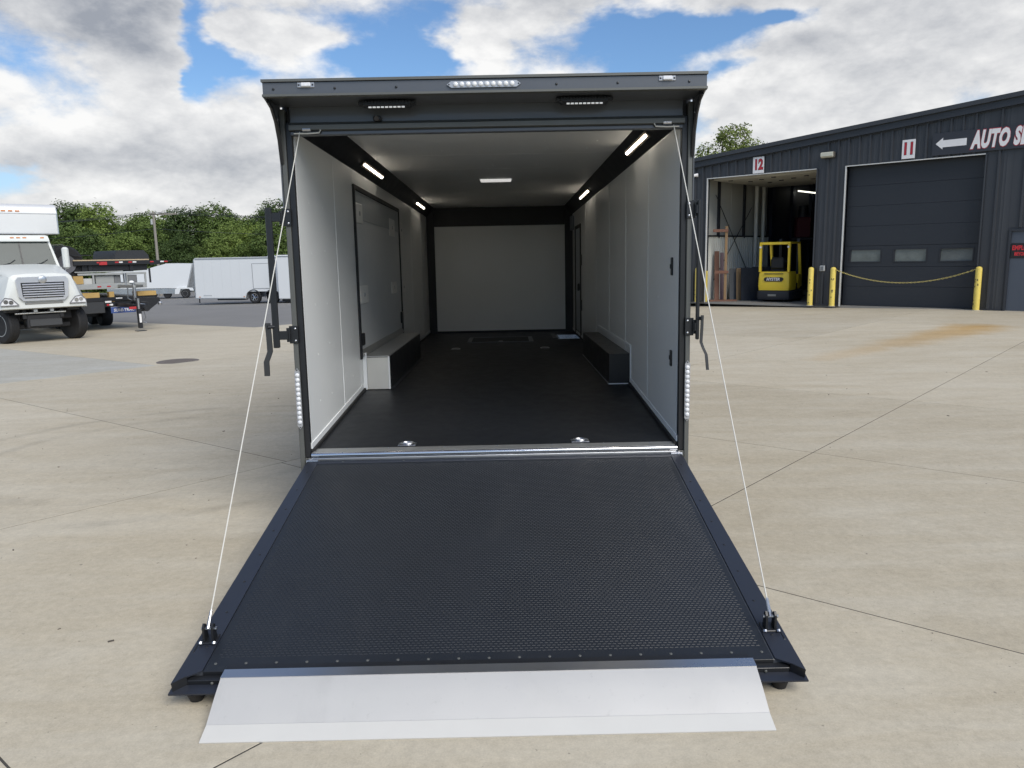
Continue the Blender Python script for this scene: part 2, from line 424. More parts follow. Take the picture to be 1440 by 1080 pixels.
seamR = [0.045, 1.14, 2.28, 3.45, 4.68, 5.93]
for y0, y1 in zip(seamR, seamR[1:]): wpanel(1, y0+g, y1-g)
wpanel(1, 5.93+g, DR0-.005); wpanel(1, DR1+.005, L-.01); wpanel(1, DR0, DR1, DRZ+.004, None)
for s, ys in ((-1, [1.13, 5.93, 7.15]), (1, seamR[1:])):
    for y in ys:
        part(MB().box(*sorted((s*(XI-.0025), s*(XI+.004))), y-.0055, y+.0055, wallz(y)+.06, ZW), 'joint_strip', panel_w)
# white kick strip and black seal along the wall foot
for s in (-1, 1):
    for y0, y1 in ((0.03, YD), (YD, L)):
        if y0 == YD and s == -1: y0 = 4.55
        if y0 == YD and s == 1: y0 = 4.45
        x0 = s*(XI-.006)
        part(MB().prism([(y0, wallz(y0)+.022), (y1, wallz(y1)+.022), (y1, wallz(y1)+.06), (y0, wallz(y0)+.06)], *sorted((x0, s*(XI+.004))), 'x'), 'kick_strip', trim_w)
        part(MB().prism([(y0, wallz(y0)+.002), (y1, wallz(y1)+.002), (y1, wallz(y1)+.0215), (y0, wallz(y0)+.0215)], *sorted((s*(XI-.022), s*(XI+.004))), 'x'), 'floor_seal', rubber)
# small fixings on the walls and ceiling
fx = MB()
for s in (-1, 1):
    for y in [0.35, .72, 1.13, 1.5, 2.3, 2.75, 3.45, 3.9, 4.68, 5.3, 5.93, 6.4]:
        for z in (.82, 1.15, 1.48, 1.82, 2.16):
            if s == -1 and DL0-.05 < y < DL1+.05: continue
            fx.dome((s*XI, y + random.uniform(-.02, .02), z + random.uniform(-.03, .03)), .0065, .0025, (-s, 0, 0), 6)
for x in (-.85, -.45, 0, .45, .85):
    for y in [.5, 1.5, 1.9, 2.5, 2.9, 3.6, 4.4]:
        fx.dome((x + random.uniform(-.03, .03), y, ZC), .008, .004, (0, 0, -1), 6)
stuff(part(fx, 'fixing_screws', panel_w))
# coves
for s in (-1, 1):
    part(MB().prism([(s*(XI+.003), ZW), (s*XC, ZC), (s*XC, ZC+.03), (s*(XI+.03), ZC+.03), (s*(XI+.03), ZW)], 0.035, L, 'y'), 'cove', cove_b)
# ceiling panels
cs = [0.05, 1.05, 2.16, 3.15, 4.35, 5.55, 6.75, L]
for y0, y1 in zip(cs, cs[1:]):
    part(MB().box(-XC+.001, XC-.001, y0+.003, y1-.003, ZC, ZC+.02, .002), 'ceiling_panel', ceil_w)
part(MB().box(-XI, XI, 0.05, L, ZC+.032, ZC+.05), 'ceiling_backing', cove_b)
# cove lights (lit)
nrm = Vector((-.14, 0, -.132)).normalized()
def cove_light(s, y0, y1):
    t = 0.51
    c = Vector((s*(XI+(XC-XI)*t), 0, ZW+(ZC-ZW)*t)); n = Vector((-s*abs(nrm.x), 0, nrm.z)); tv = Vector((-s*(XI-XC), 0, ZC-ZW)).normalized()
    M = Matrix(((tv.x, 0, n.x, c.x), (0, 1, 0, 0), (tv.z, 0, n.z, c.z), (0, 0, 0, 1)))
    h = part(MB().box(-.030, .030, y0, y1, -.001, .012, .004, M), 'cove_light', strip_h)
    part(MB().box(-.011, .011, y0+.03, y1-.03, .0125, .018, .002, M), 'diffuser', strip_on, h)
for s, y0, y1 in ((-1, 2.05, 3.12), (-1, 6.1, 7.15), (1, .80, 1.78), (1, 4.82, 5.95)): cove_light(s, y0, y1)
d = part(MB().box(-.175, .18, 4.03, 4.16, ZC-.028, ZC, .008), 'dome_light', dome_w)
part(MB().box(-.19, .195, 4.02, 4.17, ZC-.006, ZC+.001, .002), 'rim', trim_w, d)
# front end
part(MB().box(-1.095, 1.095, L-.004, L+.01, .655, 2.41), 'front_panel', panel_w)
for s in (-1, 1):
    part(MB().box(*sorted((s*1.095, s*(XI+.01))), L-.03, L+.02, Z1-.01, ZC, .003), 'front_column', cove_b)
part(MB().box(-1.094, 1.094, L-.028, L+.02, 2.41, ZC+.01, .003), 'front_beam', cove_b)
part(MB().box(-1.094, 1.094, L-.02, L+.02, Z1-.02, .655, .003), 'front_sill', cove_b)
part(MB().box(1.17, XI-.001, 7.75, 7.98, 2.30, 2.53, .01), 'junction_box', mat('grey_plastic', (.20, .23, .27), .5))
# wheel boxes
wb = part(MB().box(1.03, XI-.001, 2.0, 4.42, wallz(2.1)-.001, .90, .004), 'wheel_box', black)
part(MB().box(1.022, 1.0295, 1.99, 4.42, Z1+.0005, Z1+.010), 'edge_trim', alu_d, wb)
part(MB().box(1.03, XI-.002, 1.990, 1.9985, Z1+.0005, Z1+.008), 'edge_trim', trim_w, wb)
part(MB().box(XI-.008, XI-.0005, 1.955, 1.985, Z1+.02, .985), 'edge_trim', trim_w, wb)
part(MB().box(XI-.008, XI-.0005, 1.985, 4.45, .955, .985), 'edge_trim', trim_w, wb)
wl = part(MB().box(-XI+.001, -.985, 1.975, 4.5, Z1-.01, .918, .003), 'wheel_box', black)
part(MB().box(-XI+.04, -.99, 1.955, 1.9745, Z1+.004, .915, .002), 'end_plate', mat('brushed_plate', (.66, .65, .61), .42, .45, .08, 8), wl)
part(MB().box(-.993, -.98, 1.948, 1.978, Z1+.004, .925, .002), 'edge_trim', trim_w, wl)
part(MB().box(-XI+.002, -XI+.038, 1.948, 1.9745, Z1+.002, .96, .003), 'edge_trim', trim_w, wl)
part(MB().box(-XI+.002, -.986, 1.96, 4.50, .9185, .93, .003), 'top_plate', alu_d, wl)
part(MB().box(-.984, -.955, 2.05, 4.5, Z1+.001, Z1+.006), 'edge_trim', mat('dark_trim', (.06, .065, .075), .4, .5), wl)
# escape door on the left wall
ed = part(MB().box(-XI-.012, -XI+.004, DL0+.04, DL1-.04, DLZ0+.02, DLZ1-.04, .003), 'side_door', mat('side_door_skin', (.64, .66, .67), .4, 0, .03, 1.5))
for y0, y1, z0, z1 in ((DL0, DL0+.04, DLZ0, DLZ1), (DL1-.04, DL1, DLZ0, DLZ1), (DL0+.041, DL1-.041, DLZ1-.045, DLZ1)):
    part(MB().box(-XI-.002, -XI+.018, y0, y1, z0, z1, .004), 'door_trim', cove_b, ed)
part(MB().box(-XI-.001, -XI+.0075, DL0+.05, DL1-.05, 2.16, 2.40, .002), 'upper_rail', mat('door_rail', (.40, .43, .45), .4), ed)
part(MB().prism([(-XI+.004, .99), (-XI+.03, .94), (-XI+.03, .933), (-XI-.002, .933)], DL0+.05, DL1-.06, 'y'), 'door_sill', alu_d, ed)
plate_m = mat('latch_plate', (.82, .82, .80), .4, 0, .05, 9)
for y0, y1, z0, z1 in ((1.93, 2.22, 2.12, 2.30), (3.88, 4.26, 2.09, 2.285), (1.93, 2.33, 1.40, 1.565), (3.86, 4.24, 1.435, 1.57)):
    p = part(MB().box(-XI+.004, -XI+.016, y0, y1, z0, z1, .006), 'latch_plate', plate_m, ed)
    part(MB().dome((-XI+.016, (y0+y1)/2, (z0+z1)/2), .022, .008, (1, 0, 0)), 'latch_knob', zinc, ed)
for y0, y1, z0, z1 in ((4.72, 5.0, 2.10, 2.30), (4.73, 5.08, 1.415, 1.565)):
    p = part(MB().box(-XI-.001, -XI+.012, y0, y1, z0, z1, .006), 'latch_plate', plate_m)
    part(MB().dome((-XI+.012, (y0+y1)/2, (z0+z1)/2), .022, .008, (1, 0, 0)), 'latch_knob', zinc, p)
for y0, y1, z0, z1 in ((1.91, 1.99, 1.03, 1.14), (4.52, 4.62, 1.05, 1.19)):
    part(MB().box(-XI+.004, -XI+.03, y0, y1, z0, z1, .006), 'paddle_latch', black, ed)
# entry door on the right wall
rd = part(MB().box(XI-.002, XI+.014, DR0+.05, DR1-.05, .70, DRZ-.05, .003), 'entry_door', mat('entry_door_skin', (.42, .46, .50), .4))
for y0, y1, z0, z1 in ((DR0, DR0+.05, Z1+.03, DRZ), (DR1-.05, DR1, Z1+.03, DRZ), (DR0+.051, DR1-.051, DRZ-.05, DRZ)):
    part(MB().box(XI-.016, XI+.004, y0, y1, z0, z1, .004), 'door_trim', cove_b, rd)
part(MB().box(XI-.05, XI-.016, DR0+.06, DR0+.14, 1.34, 1.45, .01), 'door_handle', black, rd)
for z in (1.72, 1.05): part(MB().box(XI-.013, XI-.001, DR0-.12, DR0-.05, z, z+.16, .004), 'door_catch', black)
for z0, z1 in ((1.625, 1.745), (1.008, 1.118)):
    p = part(MB().box(XI-.012, XI-.0005, .205, .245, z0, z1, .004), 'latch_recess', black)
    part(MB().box(XI-.018, XI-.0125, .215, .235, z0+.045, z0+.075, .002), 'catch', blackm, p)
# step well, hatch, rings
tp = part(MB().box(.87, XI-.025, 6.66, 7.3, Z1+.001, Z1+.005), 'step_plate', alu)
dt = MB()
for i in range(9):
    for j in range(12):
        M = Matrix.Translation((.895+.038*i, 6.69+.053*j, Z1+.0075)) @ Matrix.Rotation(R(45 if (i+j) % 2 else -45), 4, 'Z')
        dt.box(-.016, .016, -.005, .005, -.003, .002, 0, M)
stuff(part(dt, 'tread_studs', chrome, tp))
part(MB().box(.80, .868, 6.66, 7.5, Z1+.001, Z1+.012, .003), 'step_edge', mat('dark_trim', (.06, .065, .075), .4, .5))
ht = part(MB().box(-.47, .455, 6.36, 7.1, Z1+.0005, Z1+.004), 'floor_hatch', blackm)
hm = mat('hatch_frame', (.16, .17, .19), .4, .7)
for x0, x1, y0, y1 in ((-.50, -.44, 6.30, 7.12), (.42, .485, 6.30, 7.12), (-.439, .419, 6.30, 6.335), (-.439, .419, 7.09, 7.12)):
    part(MB().box(x0, x1, y0, y1, Z1+.0012, Z1+.009, .002), 'hatch_frame', hm, ht)
part(MB().box(-.035, .03, 6.36, 6.41, Z1+.004, Z1+.012, .004), 'hatch_pull', zinc, ht)
def dring(x, y, z, sl=0.0):
    p = part(MB().box(x-.062, x+.062, y-.045, y+.045, z+.001, z+.006, .002), 'tie_down', zinc)
    part(MB().lathe([(.036, .0), (.038, .004), (.026, .001), (.02, -.003)], (x, y, z+.0065), (0, 0, 1), 20), 'recess', chrome, p)
    pts = [(x+.042*math.cos(t), y+.03*math.sin(t), z+.013) for t in [R(k*24) for k in range(16)]]
    part(MB().tube(pts, .006), 'ring', zinc, p)
    sc = MB()
    for a in (-1, 1):
        for b in (-1, 1): sc.dome((x+a*.052, y+b*.036, z+.006), .005, .003, (0, 0, 1), 6)
    stuff(part(sc, 'screws', chrome, p))
dring(-.60, .155, wallz(.155)); dring(.585, .155, wallz(.155)); dring(-.61, 5.42, Z1); dring(.605, 5.36, Z1)
# sill
sl = part(MB().prism([(.092, wallz(.092)+.0005), (.092, wallz(.092)+.004), (-.004, Z0+.0055), (-.004, Z0+.0005)], -1.21, 1.205, 'x'), 'sill_plate', alu_d)
part(MB().cyl((-1.215, -.013, Z0-.010), (1.215, -.013, Z0-.010), .0165, seg=14), 'nosing', chrome, sl)
part(MB().box(-1.215, 1.215, -.028, .002, .44, Z0-.028, .004), 'nosing_face', alu, sl)
sc = MB()
for x in (-1.0, -.72, -.34, .02, .39, .74, 1.05):
    sc.dome((x, .082, wallz(.08)+.004), .006, .003, (0, 0, 1), 6)
    sc.dome((x-.01, -.0165, Z0+.006), .005, .003, (0, -.2, 1), 6)
stuff(part(sc, 'sill_screws', chrome, sl))
# rear posts
for s in (-1, 1):
    part(MB().box(*sorted((s*1.2625, s*1.2935)), -.012, .058, .30, 2.70, .004), 'rear_post', charcoal2)
    part(MB().box(*sorted((s*1.2265, s*1.262)), 0.004, .056, .47, 2.62, .003), 'door_jamb', black)
    part(MB().box(*sorted((s*1.231, s*1.262)), -.010, .05, .30, .468, .003), 'post_foot', charcoal2)
    part(MB().cyl((s*1.222, -.02, .43), (s*1.222, -.02, .475), .016, seg=10), 'hinge_knuckle', zinc)
    part(MB().cyl((s*1.17, -.035, .452), (s*1.245, -.035, .452), .014, seg=10), 'hinge_knuckle', zinc)
    sc = MB()
    for z in (.425, .335): sc.dome((s*1.2935, .02, z), .009, .006, (s, 0, 0), 8)
    stuff(part(sc, 'post_bolts', zinc))
# header and canopy
hdr = part(MB().box(-1.231, 1.231, 0.002, .045, 2.604, 2.80, .003), 'header', charcoal)
part(MB().prism([(0.0, 2.620), (-.026, 2.60), (-.026, 2.572), (0.0, 2.566), (.045, 2.566), (.045, 2.6035), (.002, 2.6035)], -1.235, 1.238, 'x'), 'header_lip', charcoal2)
part(MB().box(-1.231, 1.231, -.002, .05, 2.543, 2.5655, .003), 'header_band', charcoal)
can = part(MB().box(-1.303, 1.305, -.285, -.265, 2.726, 2.795, .002), 'canopy_fascia', charcoal)
part(MB().prism([(-.295, 2.797), (-.295, 2.812), (0.0, 2.862), (0.0, 2.851), (-.262, 2.802), (-.262, 2.797)], -1.309, 1.31, 'x'), 'top_lip', charcoal2, can)
part(MB().prism([(-.264, 2.728), (-.294, 2.728), (-.294, 2.715), (-.264, 2.711)], -1.306, 1.308, 'x'), 'bottom_lip', charcoal2, can)
part(MB().prism([(-.263, 2.722), (0.0, 2.712), (0.0, 2.720), (-.263, 2.730)], -1.29, 1.29, 'x'), 'soffit', charcoal, can)
for s in (-1, 1):
    gp = [(-.285, 2.712), (-.24, 2.700), (-.165, 2.675), (-.095, 2.61), (-.045, 2.51), (-.014, 2.37), (-.012, 2.10), (.03, 2.10), (.03, 2.79), (-.26, 2.79)]
    part(MB().prism(gp, *sorted((s*1.2945, s*1.303)), 'x'), 'canopy_gusset', charcoal, can)
    part(MB().tube([(s*1.288, y-.002, z) for y, z in gp[1:6]], .011, 6), 'gusset_brace', black, can)
    part(MB().dome((s*1.285, -.10, 2.62), .01, .01, (-s, -.4, 0), 8), 'gusset_bolt', chrome, can)
rv = MB()
for x in (-1.24, -.88, -.52, .42, .78, 1.2): rv.dome((x, -.2852, 2.757), .008, .006, (0, -1, 0), 8)
stuff(part(rv, 'fascia_bolts', black, can))
for x in (-1.048, 1.070):
    p = part(MB().box(x-.05, x+.05, -.292, -.2855, 2.762, 2.792, .003), 'marker_light', led_h)
    part(MB().box(x-.028, x+.03, -.302, -.292, 2.765, 2.789, .005), 'lens', led_c, p)
    sc = MB(); [sc.dome((x+dx_, -.292, 2.777), .006, .004, (0, -1, 0), 6) for dx_ in (-.040, .041)]
    stuff(part(sc, 'screws', black, p))
def led_bar(name, a, b, n, r, axis_n, wid):
    a, b = Vector(a), Vector(b); d = (b-a); ln = d.length; d.normalize(); nn = Vector(axis_n)
    sd_ = d.cross(nn)
    M = Matrix(((d.x, sd_.x, nn.x, a.x), (d.y, sd_.y, nn.y, a.y), (d.z, sd_.z, nn.z, a.z), (0, 0, 0, 1)))
    hp = MB(); e = wid
    hp.prism([(-e*.9, 0), (-e*.2, e*.5), (ln+e*.2, e*.5), (ln+e*.9, 0), (ln+e*.2, -e*.5), (-e*.2, -e*.5)], 0, .010, 'z', M)
    p = part(hp, name, led_h)
    for i in range(n):
        c = M @ Vector((ln*(i+.5)/n, 0, .010))
        part(MB().dome(c, r, r*.55, nn, 12), 'led_lens', led_c, p)
    sc = MB()
    for t in (-e*.55, ln+e*.55): sc.dome(M @ Vector((t, 0, .010)), .005, .003, nn, 6)
    stuff(part(sc, 'screws', black, p))
led_bar('brake_light_bar', (-.19, -.2855, 2.763), (.178, -.2855, 2.763), 10, .015, (0, -1, 0), .036)
for s in (-1, 1): led_bar('tail_light', (s*1.2775, -.0125, .70), (s*1.2775, -.0125, 1.045), 11, .0145, (0, -1, 0), .034)
# load lights under the canopy
for xc in (-.60, .598):
    p = part(MB().box(xc-.15, xc+.15, -.165, -.085, 2.675, 2.711, .01), 'load_light', black)
    for s in (-1, 1): part(MB().box(xc+s*.155-.018, xc+s*.155+.018, -.15, -.10, 2.685, 2.713, .006), 'bracket', black, p)
    fn = MB()
    for i in range(16): fn.box(xc-.14+i*.0187-.004, xc-.14+i*.0187+.004, -.172, -.1655, 2.690, 2.708)
    stuff(part(fn, 'cooling_fins', blackm, p))
    ld = MB()
    for i in range(9): ld.box(xc-.10+i*.025-.009, xc-.10+i*.025+.009, -.160, -.15, 2.668, 2.6755)
    stuff(part(ld, 'led_row', tiny_on, p))
p = part(MB().box(-.705, -.655, -.045, 0.0, 2.615, 2.645, .006), 'rear_camera', black)
part(MB().cyl((-.68, -.045, 2.63), (-.68, -.062, 2.625), .013, .015, 12), 'lens', mat('lens_glass', (.02, .02, .025), .08), p)
# cable pulleys, ramp cables
for s, xs in ((-1, (-1.205, -1.035)), (1, (1.045, 1.203))):
    p = part(MB().box(xs[0], xs[1], -.012, -.0025, 2.552, 2.594, .008), 'pulley_slot', cove_b)
    cx = (xs[0]+xs[1])/2
    part(MB().cyl((cx-s*.02, -.016, 2.575), (cx+s*.03, -.016, 2.575), .012, seg=10), 'pulley', zinc, p)
    e0 = xs[1] if s == -1 else xs[0]; e1 = xs[0] if s == -1 else xs[1]
    part(MB().tube([(e1, -.02, 2.551), ((e0+e1)/2, -.022, 2.549), (e0-s*-.012, -.022, 2.553), (e0-s*-.002, -.02, 2.568), (e0+s*.02, -.016, 2.588)], .0045), 'cable_loop', rope, p)
# bar locks on both posts
def bar_lock(s):
    x = s*1.385 if s < 0 else 1.328
    w = .019 if s < 0 else .010
    yb = -.055 if s < 0 else -.05
    rod = part(MB().box(x-w, x+w, yb-.02, yb+.012, 1.215, 2.100, .005), 'lock_bar', black)
    px = s*1.2785
    for z0, z1 in ((1.985, 2.094), (1.238, 1.352)):
        p = part(MB().box(*sorted((px-s*.022, px+s*.034)), -.022, -.0125, z0, z1, .003), 'lock_bracket', black, rod)
        part(MB().box(*sorted((px+s*.030, x)), yb-.012, yb+.010, (z0+z1)/2-.028, (z0+z1)/2+.028, .003), 'lock_arm', black, rod)
        part(MB().cyl((px+s*.036, -.03, z0+.012), (px+s*.036, -.03, z1-.012), .012, seg=10), 'lock_pin', black, rod)
        sc = MB(); [sc.dome((px-s*.006, -.022, zz), .009, .006, (0, -1, 0), 8) for zz in (z0+.018, z1-.018)]
        stuff(part(sc, 'bracket_bolts', zinc, rod))
    if s < 0:
        path = [(-1.428, -.085, 1.378), (-1.424, -.085, 1.29), (-1.423, -.085, 1.195), (-1.434, -.088, 1.165), (-1.449, -.09, 1.13), (-1.450, -.09, 1.038)]
        hw = .017
    else:
        path = [(1.352, -.085, 1.372), (1.350, -.085, 1.29), (1.346, -.085, 1.20), (1.358, -.09, 1.165), (1.377, -.10, 1.12), (1.386, -.105, 1.022)]
        hw = .0085
    secs = [[(p[0]-hw, p[1]-.006, p[2]), (p[0]+hw, p[1]-.006, p[2]), (p[0]+hw, p[1]+.006, p[2]), (p[0]-hw, p[1]+.006, p[2])] for p in path]
    part(MB().loft(secs), 'lock_handle', mat('handle_paint', (.032, .033, .034), .4), rod)
    part(MB().cyl((path[0][0], yb-.04, 1.352), (x, yb-.005, 1.352), .012, seg=10), 'handle_pivot', black, rod)
for s in (-1, 1): bar_lock(s)
# running gear under the floor
def wheel(name, c, axis, r, w, parent, rim_m=alu, seg=28, tread=True):
    """tyre with rim; c centre, axis points outwards"""
    ax = Vector(axis).normalized()
    pr = [(r*.60, -w*.46), (r*.78, -w*.5), (r*.93, -w*.46), (r*.99, -w*.33), (r, 0), (r*.99, w*.33), (r*.93, w*.46), (r*.78, w*.5), (r*.60, w*.46)]
    t = part(MB().lathe(pr, c, ax, seg), name, rubber, parent)
    part(MB().lathe([(r*.61, w*.30), (r*.60, w*.47), (r*.56, w*.47), (r*.52, w*.25), (r*.2, w*.28), (r*.16, w*.42), (r*.06, w*.44)], c, ax, seg), 'rim', rim_m, t)
    return t
for s in (-1, 1):
    for y in (2.75, 3.65):
        wheel('wheel', (s*1.14, y, gz(s*1.14, y)+.345+.0175*y), (s, 0, 0), .345, .2, TR)
part(MB().box(-1.1, 1.1, 2.7, 2.8, .27, .33), 'axle', black); part(MB().box(-1.1, 1.1, 3.6, 3.7, .27, .33), 'axle', black)

# ramp door: own axes (x right, y up the ramp to the hinge, z off the deck)
ALPHA = math.atan2(0.378, 2.02)
RP = MB().box(-1.226, 1.226, -2.043, -.012, -.075, -.004, .004).build('ramp_door', charcoal, TR)
RP.location = (0, -.032, .456); RP.rotation_euler = (ALPHA, 0, 0)
RL = 2.045
deck_m = mat('black_ramp_deck', (0.0115, 0.0145, 0.0195), 0.48, 0, 0.3, 1.6, bump=0.04, bs=160, rvar=.08)
part(MB().prism([(-1.160, -.045), (1.155, -.045), (1.170, -RL+.0), (-1.176, -RL+.0)], -.004, .0, 'z'), 'deck_sheet', deck_m, RP)
def dusty(m, c, amt, sc):
    nt = m.node_tree; b = nt.nodes['Principled BSDF']; src = b.inputs['Base Color'].links[0].from_socket
    tcn = nt.nodes.new('ShaderNodeTexCoord'); mp = nt.nodes.new('ShaderNodeMapping'); mp.inputs['Scale'].default_value = (1.0, .35, 1)
    nt.links.new(tcn.outputs['Object'], mp.inputs[0])
    f = noise(nt, mp.outputs[0], sc, 7, .68, .6).smooth(.50, .78)*amt + noise(nt, tcn.outputs['Object'], sc*14, 3, .7).smooth(.60, .8)*amt*.8
    nt.links.new(mixc(nt, f.sat(), src, c), b.inputs['Base Color'])
dusty(deck_m, (.035, .036, .038), .30, 2.6)
def tread():
    px_, py_ = .0215, .0160
    nx, ny = int(2.30/px_), int(1.90/py_)
    V, F = [], []
    for j in range(ny):
        y = -.085 - j*py_
        f = -y/RL
        for i in range(nx):
            x = (i - nx/2 + .25 + (.5 if j % 2 else 0))*px_
            if abs(x) > 1.130+.015*f: continue
            a, b_, h = .0078, .0040, .0015
            k = len(V)
            V += [(x-a, y-b_, .0), (x+a, y-b_, .0), (x+a, y+b_, .0), (x-a, y+b_, .0), (x-a*.72, y-b_*.5, h), (x+a*.72, y-b_*.5, h), (x+a*.72, y+b_*.5, h), (x-a*.72, y+b_*.5, h)]
            F += [(k+4, k+5, k+6, k+7), (k, k+1, k+5, k+4), (k+1, k+2, k+6, k+5), (k+2, k+3, k+7, k+6), (k+3, k, k+4, k+7)]
    me = bpy.data.meshes.new('tread_bars'); me.from_pydata(V, [], F); me.materials.append(deck_m)
    o = bpy.data.objects.new('tread_bars', me); C.objects.link(o); o.parent = RP; stuff(o)
tread()
rail_m = mat('ramp_rail', (0.022, 0.026, 0.037), 0.36, 0.1, 0.06, 3, rvar=.05)
for s in (-1, 1):
    part(MB().prism([(s*1.164, -.02), (s*1.238, -.02), (s*1.277, -RL-.075), (s*1.236, -RL-.036), (s*1.178, -RL-.0)][::s], -.003, .004, 'z'), 'side_rail', rail_m, RP)
    part(MB().box(*sorted((s*1.2385, s*1.2480)), -RL-.0, -.05, -.075, -.0035, .003), 'edge_flange', rail_m, RP)
    sc = MB()
    for i in range(8): sc.dome((s*(1.202+.014*i/8), -.18-i*.245, .004), .007, .003, (0, 0, 1), 8)
    stuff(part(sc, 'rail_bolts', black, RP))
    part(MB().box(*sorted((s*1.2545, s*1.2625)), -1.93, -1.865, -.02, .006, .002), 'edge_notch', black, RP)
part(MB().box(-1.17, 1.165, -.05, -.014, -.004, .004, .002), 'hinge_strip', rail_m, RP)
part(MB().box(-1.085, 1.07, -RL-.004, -RL+.028, .0005, .007, .002), 'flap_hinge', black, RP)
sc = MB()
for i in range(19): sc.dome((-1.14+i*.1265, -RL+.045, .0), .007, .003, (0, 0, 1), 8)
for i in range(6): sc.dome((-1.0+i*.4, -.032, .004), .006, .003, (0, 0, 1), 8)
stuff(part(sc, 'deck_bolts', charcoal2, RP))
# stepped lower edge of the ramp frame
part(MB().box(-1.176, 1.172, -RL-.004, -RL+.001, -.024, .0002, .001), 'lower_step', black, RP)
part(MB().box(-1.230, 1.228, -RL-.036, -RL-.0045, -.046, -.016, .002), 'lower_bar', black, RP)
part(MB().prism([(-RL-.0365, -.036), (-RL-.088, -.037), (-RL-.088, -.044), (-RL-.0, -.056), (-RL, -.047), (-RL-.0365, -.047)], -1.290, 1.288, 'x'), 'lower_flange', rail_m, RP)
for s in (-1, 1):
    q_ = [(s*1.2305, -RL-.034), (s*1.2765, -RL-.0745), (s*1.2635, -RL-.005), (s*1.2305, -RL-.005)]
    part(MB().prism(q_, -.044, .0025, 'z'), 'end_cap', black, RP)
sc = MB()
for x in (-1.13, 1.13): sc.dome((x, -RL-.0365, -.030), .007, .006, (0, -1, 0), 8)
stuff(part(sc, 'bar_bolts', charcoal2, RP))
for x in (-1.205, 1.195):
    part(MB().cyl((x, -RL-.040, -.052), (x, -RL-.026, -.106), .034, .030, 16), 'ramp_foot', rubber, RP)
# aluminium flap: curved plate reaching the ground, in trailer axes converted to ramp axes
MI = (Matrix.Translation((0, -.032, .456)) @ Matrix.Rotation(ALPHA, 4, 'X')).inverted()
def gt(y): return 0.01745*y + 0.0      # ground height in trailer axes near the ramp
prof = [(-2.046, .0865), (-2.098, .0790), (-2.102, .0775), (-2.18, .039), (-2.272, -.0135), (-2.276, -.0150), (-2.352, gt(-2.352)+.003)]
flap_m = mat('flap_aluminium', (0.64, 0.625, 0.59), 0.5, 0.5, 0.07, 2.2, rvar=.06)
fm = MB()
top = [MI @ Vector((0, y, z)) for y, z in prof]
secs = []
for i, p in enumerate(top):
    hw = 1.085 - .006*(i/(len(top)-1))
    secs.append([(-hw, p.y, p.z), (-hw*.985 if False else hw, p.y, p.z), (hw, p.y, p.z-.005), (-hw, p.y, p.z-.005)])
fm.loft(secs)
dusty(flap_m, (.44, .43, .40), .40, 2.2)
fl_ = fm.build('ramp_flap', flap_m, RP, None, 6)
lp = MB(); q0, q1 = top[0], top[1]
lp.loft([[(-1.0845, q.y, q.z+.0008), (1.0845, q.y, q.z+.0008), (1.0845, q.y, q.z+.0022), (-1.0845, q.y, q.z+.0022)] for q in (q0, q1)])
lq = MB(); q0, q1 = top[-2], top[-1]
lq.loft([[(-1.0795, q.y, q.z+.0006), (1.0795, q.y, q.z+.0006), (1.0795, q.y, q.z+.0020), (-1.0795, q.y, q.z+.0020)] for q in (q0, q1)])
part(lq, 'bevelled_edge', mat('edge_aluminium', (.66, .645, .60), .55, .2, .05, 5, rvar=.05), fl_)  # lower bevel is slightly paler, rougher and less metallic than the flap plate
part(lp, 'polished_lip', mat('polished_lip', (.70, .70, .70), .3, 1.0, .04, 2, rvar=.08), fl_)
# cable brackets and cables
Minv = MI
for s in (-1, 1):
    bx, by = s*1.216, -1.850
    p = part(MB().box(bx-.035, bx+.035, by-.03, by+.035, .0045, .012, .003), 'cable_bracket', black, RP)
    for dx_ in (-.022, .016):
        part(MB().prism([(by-.022, .0125), (by+.022, .0125), (by+.018, .075), (by+.004, .088), (by-.012, .075)], bx+dx_, bx+dx_+.009, 'x'), 'bracket_cheek', black, RP)
    part(MB().cyl((bx-.03, by+.004, .062), (bx+.036, by+.004, .062), .007, seg=8), 'bracket_pin', zinc, RP)
    part(MB().cyl((bx-.028, by-.036, .010), (bx-.028, by-.028, .016), .009, seg=8), 'bracket_bolt', zinc, RP)
    part(MB().cyl((bx+.030, by-.036, .010), (bx+.030, by-.028, .016), .009, seg=8), 'bracket_bolt', zinc, RP)
    A = (Matrix.Translation((0, -.032, .456)) @ Matrix.Rotation(ALPHA, 4, 'X')) @ Vector((bx, by+.004, .072))
    B = Vector((s*1.170, -.012, 2.560))
    pts = [A.lerp(B, t/10) for t in range(11)]
    cb = part(MB().tube(pts, .0030, 6), 'ramp_cable', rope)
    dirv = (B-A).normalized()
    part(MB().cyl(A - dirv*.01, A + dirv*.07, .0085, .006, 8), 'cable_ferrule', zinc, cb)

# ------------------------------------------------------------------ the dark metal workshop on the right
BH = -R(42.81)
BLD = thing('workshop_building', 'dark charcoal ribbed metal workshop with two large bay doors and a low sloping roof', 'building', (10.5687, 19.0073, 0), BH)
def bl(mb, name, m, parent=BLD, label=None):
    o = mb.build(name, m, parent)
    if label: o['label'] = label
    return o
clad = mat('charcoal_cladding', (0.042, 0.0455, 0.052), 0.42, 0.0, 0.10, 0.8, rvar=.06, rnd=.08)
clad_t = mat('charcoal_trim', (0.030, 0.034, 0.042), 0.42, 0.0, 0.08, 1.0)
doorm = mat('dark_door', (0.020, 0.024, 0.031), 0.5, 0, 0.08, 1.2, rvar=.05)
liner = mat('liner_white', (0.78, 0.78, 0.72), 0.6, 0, 0.12, 0.8)
liner_g = mat('liner_grey', (0.52, 0.52, 0.48), 0.7, 0, 0.2, 0.6)
steel_d = mat('dark_steel', (0.02, 0.022, 0.028), 0.5)
